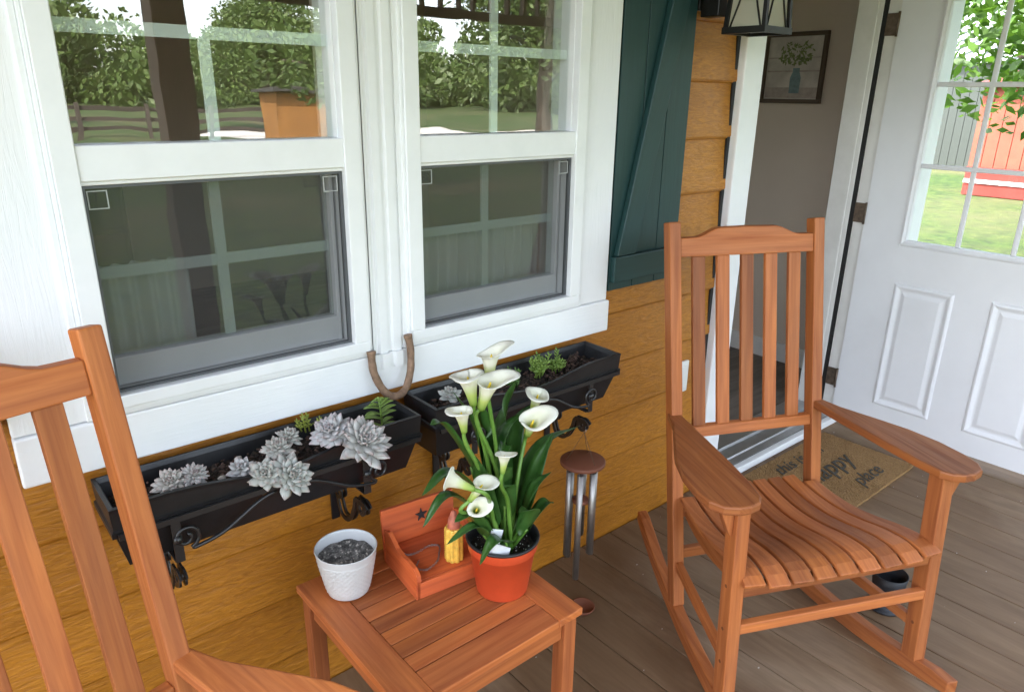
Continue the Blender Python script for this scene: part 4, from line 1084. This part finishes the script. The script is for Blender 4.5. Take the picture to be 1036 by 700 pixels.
# plain painted still life: boards, jar and a spray of leaves
mb = MB()
for z0, z1 in ((-.155, -.10), (-.02, -.012), (.05, .056)): mb.box(-.0086, -.0081, -.155, .155, z0, z1)
mb.build('painted_board', 'picture_board', pp_)
mb = MB(); mb.prism([(-.05, -.13), (.01, -.13), (.012, -.05), (.0, -.02), (.0, .0), (-.04, .0), (-.04, -.02), (-.052, -.05)], lambda a, b, t: (-.0092 - .0005 * t, a, b)); mb.build('painted_jar', 'picture_vase', pp_)
mb = MB()
for k in range(110):
    a = random.uniform(0, 2 * PI); rr_ = .085 * math.sqrt(random.random()); y = -.01 + rr_ * math.cos(a) * 1.2; z = .075 + rr_ * math.sin(a) * .75; s_ = random.uniform(.008, .018); an = random.uniform(0, PI)
    dx, dz = math.cos(an) * s_, math.sin(an) * s_
    x_ = -.0095 - .00001 * k
    mb.faces([(x_, y - dx, z - dz), (x_, y + dz * .4, z - dx * .4), (x_, y + dx, z + dz), (x_, y - dz * .4, z + dx * .4)], [(0, 1, 2, 3)], (1, 0, 0))
mb.build('painted_flowers', 'picture_leaf', pp_)
def curtain(label, x0, x1, y, z0, z1, folds, mat, amp=.018):
    mb = MB(); n = folds * 10; rows = []
    for i in range(n + 1):
        x = lerp(x0, x1, i / n); yy = y + amp * math.sin(i / 10 * 2 * PI) + .006 * math.sin(i * .37)
        rows.append((x, yy))
    cols = [[mb.bm.verts.new((x, yy * 1 + .004 * math.sin(k), lerp(z0, z1, k / 6))) for k in range(7)] for x, yy in rows]
    for a, b in zip(cols, cols[1:]):
        for k in range(6): f = mb.bm.faces.new((a[k], b[k], b[k + 1], a[k + 1])); f.smooth = True
    o = mb.build('curtain', mat); tag(o, label, 'curtain', 'sheer curtains behind the windows'); return o
curtain('white sheer half curtain gathered behind the lower left pane', .27, .46, .15, .85, 1.20, 5, 'sheer_curtain')
curtain('pleated sheer half curtain across the lower pane of the right window', .955, 1.51, .15, .85, 1.19, 16, 'sheer_curtain', .012)
ft = thing('chest_of_drawers', 'dark chest of drawers deep in the dim room behind the left window', 'chest', (.5, 3.9, .036))
mb = MB(); mb.box(-.6, .6, -.25, .25, 0.06, .95, (1, 0, 0)); bb = mb.build('carcass', 'furniture_dark', ft, .01)
for z in (.1, .38, .66):
    mb = MB(); mb.box(-.57, .57, -.268, -.2505, z, z + .25, (1, 0, 0)); dr = mb.build('drawer', 'furniture_dark', ft, .006)
    mb = MB(); mb.box(-.06, .06, -.285, -.2685, z + .12, z + .135); mb.build('handle', 'hinge_metal', dr)
for sx in (-1, 1):
    for sy in (-1, 1):
        mb = MB(); mb.box(sx * .55 - .03, sx * .55 + .03, sy * .2 - .03, sy * .2 + .03, 0, .0595); mb.build('foot', 'furniture_dark', ft)

# ------------------------------------------------------------------ outside: fence, sheds, trees
fn = thing('rail_fence', 'dark weathered three-rail fence across the field, seen mirrored in the window', 'fence', (6, -32, -.45))
for k in range(13):
    mb = MB(); x_ = -15 + k * 2.5; mb.box(x_ - .08, x_ + .08, -.08, .08, 0, 1.35, (0, 0, 1)); mb.build('post', 'fence_wood', fn)
for z in (.35, .75, 1.15):
    mb = MB(); mb.box(-15.2, 15.2, -.125, -.082, z - .08, z + .08, (1, 0, 0)); mb.build('rail', 'fence_wood', fn)
def shed(label, loc, w, d, h, wallm, roofm, rise, cat='shed', ribs=0, rz=0, name='shed'):
    t = thing(name, label, cat, loc, rz)
    mb = MB()
    n = max(4, int(w / .25))
    for k in range(n): mb.box(-w / 2 + k * w / n, -w / 2 + (k + 1) * w / n - .015, -d / 2, -d / 2 + .03, 0, h, (0, 0, 1))
    mb.box(-w / 2, w / 2, -d / 2 + .031, d / 2, 0, h)
    mb.build('wall', wallm, t)
    mb = MB(); mb.prism([(-d / 2 - .2, h - .02), (-d / 2 - .2, h + .04), (d / 2 + .2, h + rise + .06), (d / 2 + .2, h - .0)], lambda a, b, t_: (lerp(-w / 2 - .15, w / 2 + .15, t_), a, b)); rf = mb.build('roof', roofm, t)
    if ribs:
        mb = MB()
        for k in range(ribs):
            x_ = lerp(-w / 2, w / 2, k / (ribs - 1)); mb.sweep([(x_, -d / 2 - .2, h + .06), (x_, d / 2 + .2, h + rise + .08)], (.06, .06)); 
        mb.build('rib', 'metal_grey', rf)
    mb = MB(); mb.box(-.45, .45, -d / 2 - .03, -d / 2 - .001, 0, min(h - .2, 1.9)); mb.build('door', roofm, t)
    return t
shed('orange plank shed beyond the lawn, mirrored in the left window', (8.75, -17.5, -.45), 1.9, 1.0, 1.95, 'shed_orange', 'roof_dark', .05)
shed('long grey metal building with a ribbed white roof, seen through the door glass', (29, 9, -.45), 14, 6, 3.1, 'metal_grey', 'metal_white', 1.4, 'building', 26, R(-90), 'metal_building')
sr = shed('low red plank shed on the lawn, seen through the door panes', (19.6, -.4, -.45), 10, 2.4, 2.3, 'shed_red_light', 'shed_red', .35, rz=R(-90))
mb = MB(); mb.box(-5.0, 5.0, -1.27, -1.235, .02, .62, (1, 0, 0)); mb.build('skirting', 'shed_red', sr)
mb = MB(); mb.box(-5.0, 5.0, -1.30, -1.272, .28, .36, (1, 0, 0)); mb.build('stripe', 'metal_white', sr)

def crown_mesh(name, blobs, nleaf, size, mat, seed):
    random.seed(seed); mb = MB()
    tot = sum(b[3] ** 2 for b in blobs)
    for (bx, by, bz, br) in blobs:
        for k in range(int(nleaf * br * br / tot)):
            d = Vector((random.gauss(0, 1), random.gauss(0, 1), random.gauss(0, 1))).normalized(); rr_ = br * random.uniform(.45, 1.0) ** .6 * (1 + .25 * noise.noise(d * 2.3 + Vector((bx, by, bz))))
            p = Vector((bx, by, bz)) + Vector((d.x, d.y, d.z * .8)) * rr_
            a = Vector((random.gauss(0, 1), random.gauss(0, 1), random.gauss(0, .7))).normalized(); b = a.orthogonal().normalized(); b = Matrix.Rotation(random.uniform(0, 6.28), 3, a) @ b
            s_ = size * random.uniform(.6, 1.3)
            vs = [mb.bm.verts.new(q) for q in (p - a * s_, p + b * s_ * .45, p + a * s_, p - b * s_ * .45)]; mb.bm.faces.new(vs)
    return mb
def tree(label, loc, h, cr_r, nleaf, leaf, mat='tree_leaf', seed=1, low=.35, group='trees around the lawn'):
    random.seed(seed); t = thing('tree', label, 'tree', loc, 0, group)
    mb = MB(); lean = random.uniform(-.3, .3)
    tr_ = [(0, 0, -.1), (.1 * lean, .05, h * .25), (.3 * lean, .1, h * .5), (.5 * lean, .1, h * .8)]
    mb.tube(cr(tr_, 6), [lerp(.045 * h * .8, .012 * h, i / 18) for i in range(19)], 10); blobs = []
    for k in range(9):
        a = k * 2.4 + random.uniform(-.3, .3); z0 = h * lerp(low, .75, k / 9); z1 = z0 + h * random.uniform(.08, .2); rr_ = cr_r * random.uniform(.5, .85) * (1 - .35 * k / 9)
        e = (math.cos(a) * rr_, math.sin(a) * rr_, z1)
        mb.tube(cr([(.3 * lean * z0 / h, .05, z0), (e[0] * .5, e[1] * .5, (z0 + z1) / 2 + .1), e], 5), [lerp(.016 * h, .004 * h, i / 10) for i in range(11)], 7)
        blobs.append((e[0], e[1], e[2] + .1, cr_r * random.uniform(.38, .58)))
        blobs.append((e[0] * .5, e[1] * .5, z1 + h * .1, cr_r * random.uniform(.3, .45)))
    blobs.append((0, 0, h * .85, cr_r * .5))
    mb.build('trunk', 'bark', t)
    crown_mesh('crown', blobs, nleaf, leaf, mat, seed + 50).build('crown', mat, t, recalc=False)
    return t
tree('young tree with bright low leaves just beyond the porch, over the red shed', (10.0, .1, -.45), 4.4, 2.5, 12000, .085, 'tree_leaf_bright', 3, .33)
tree('tall tree behind the rail fence, left of the orange shed in the window reflection', (3.0, -46, -.45), 6.8, 3.8, 15000, .14, seed=5, low=.22)
tree('broad tree right behind the orange shed in the window reflection', (17.0, -40, -.45), 6.6, 3.8, 15000, .14, seed=8, low=.2)
tree('small tree with thin hanging leaves in front of the orange shed', (7.4, -12.5, -.45), 3.6, 1.9, 3500, .09, 'tree_leaf', 31, .45)
tree('tree overhanging the pale gravel drive in the window reflection', (15.5, -15.5, -.45), 7.6, 4.0, 20000, .10, 'tree_leaf', 12, .30)
def far_wood():
    random.seed(77); mb = MB()
    for c in range(70):
        f_ = c / 69; a = R(lerp(-112, -12, f_)); d_ = random.uniform(85, 115); cx, cy = d_ * math.cos(a), d_ * math.sin(a)
        for b_ in range(7):
            bx, by, bz, br = cx + random.uniform(-5, 5), cy + random.uniform(-5, 5), random.uniform(.5, 5.5 + 3 * math.sin(c * .9)) , random.uniform(2.0, 3.8)
            for k in range(260):
                d = Vector((random.gauss(0, 1), random.gauss(0, 1), random.gauss(0, 1))).normalized(); p = Vector((bx, by, bz)) + d * br * random.uniform(.5, 1)
                a_ = Vector((random.gauss(0, 1), random.gauss(0, 1), random.gauss(0, 1))).normalized(); b2 = a_.orthogonal().normalized(); s_ = random.uniform(.25, .6)
                mb.bm.faces.new([mb.bm.verts.new(q) for q in (p - a_ * s_, p + b2 * s_ * .5, p + a_ * s_, p - b2 * s_ * .5)])
    return mb
o = far_wood().build('far_wood', 'tree_leaf', recalc=False)
tag(o, 'far-off mixed green wood closing the field behind the rail fence', 'wood', None, 'stuff')
tree('tree right of the gravel drive, near the porch end', (22.0, -17, -.45), 8, 4.5, 12000, .18, seed=25, low=.2)
tree('tree beside the grey metal building', (27.0, .5, -.45), 8, 4.2, 10000, .2, seed=28, low=.2)

# ------------------------------------------------------------------ light
w = bpy.data.worlds.new('World'); sc.world = w; w.use_nodes = True
nt = w.node_tree; bg = nt.nodes['Background']; sky = nt.nodes.new('ShaderNodeTexSky'); sky.sky_type = 'NISHITA'; sky.sun_disc = False
az, el = R(-45), R(50)      # sun stands behind the house, a little to the left
sdir = Vector((math.sin(az) * math.cos(el), math.cos(az) * math.cos(el), math.sin(el)))
sky.sun_elevation = el; sky.sun_rotation = az; sky.air_density = 1.0; sky.dust_density = 2.5; sky.ozone_density = 1
hs = nt.nodes.new('ShaderNodeHueSaturation'); hs.inputs['Saturation'].default_value = .50      # hazy white sky
nt.links.new(sky.outputs[0], hs.inputs['Color']); nt.links.new(hs.outputs[0], bg.inputs[0]); bg.inputs[1].default_value = .15
sl = bpy.data.lights.new('sun', 'SUN'); so = bpy.data.objects.new('sun', sl); COL.objects.link(so)
sl.energy = 2.0; sl.angle = R(2); sl.color = (1, .95, .87); so.rotation_euler = (-sdir).to_track_quat('-Z', 'Y').to_euler(); so.location = (0, 0, 30)
sc.view_settings.view_transform = 'Standard'; sc.view_settings.look = 'None'; sc.view_settings.gamma = 1; sc.view_settings.exposure = 3.3
sc.view_settings.use_curve_mapping = False
cy = sc.cycles; cy.max_bounces = 10; cy.diffuse_bounces = 5; cy.glossy_bounces = 5; cy.transparent_max_bounces = 24; cy.transmission_bounces = 6
cy.use_denoising = True; cy.sample_clamp_indirect = 6.0; cy.caustics_reflective = False; cy.caustics_refractive = False
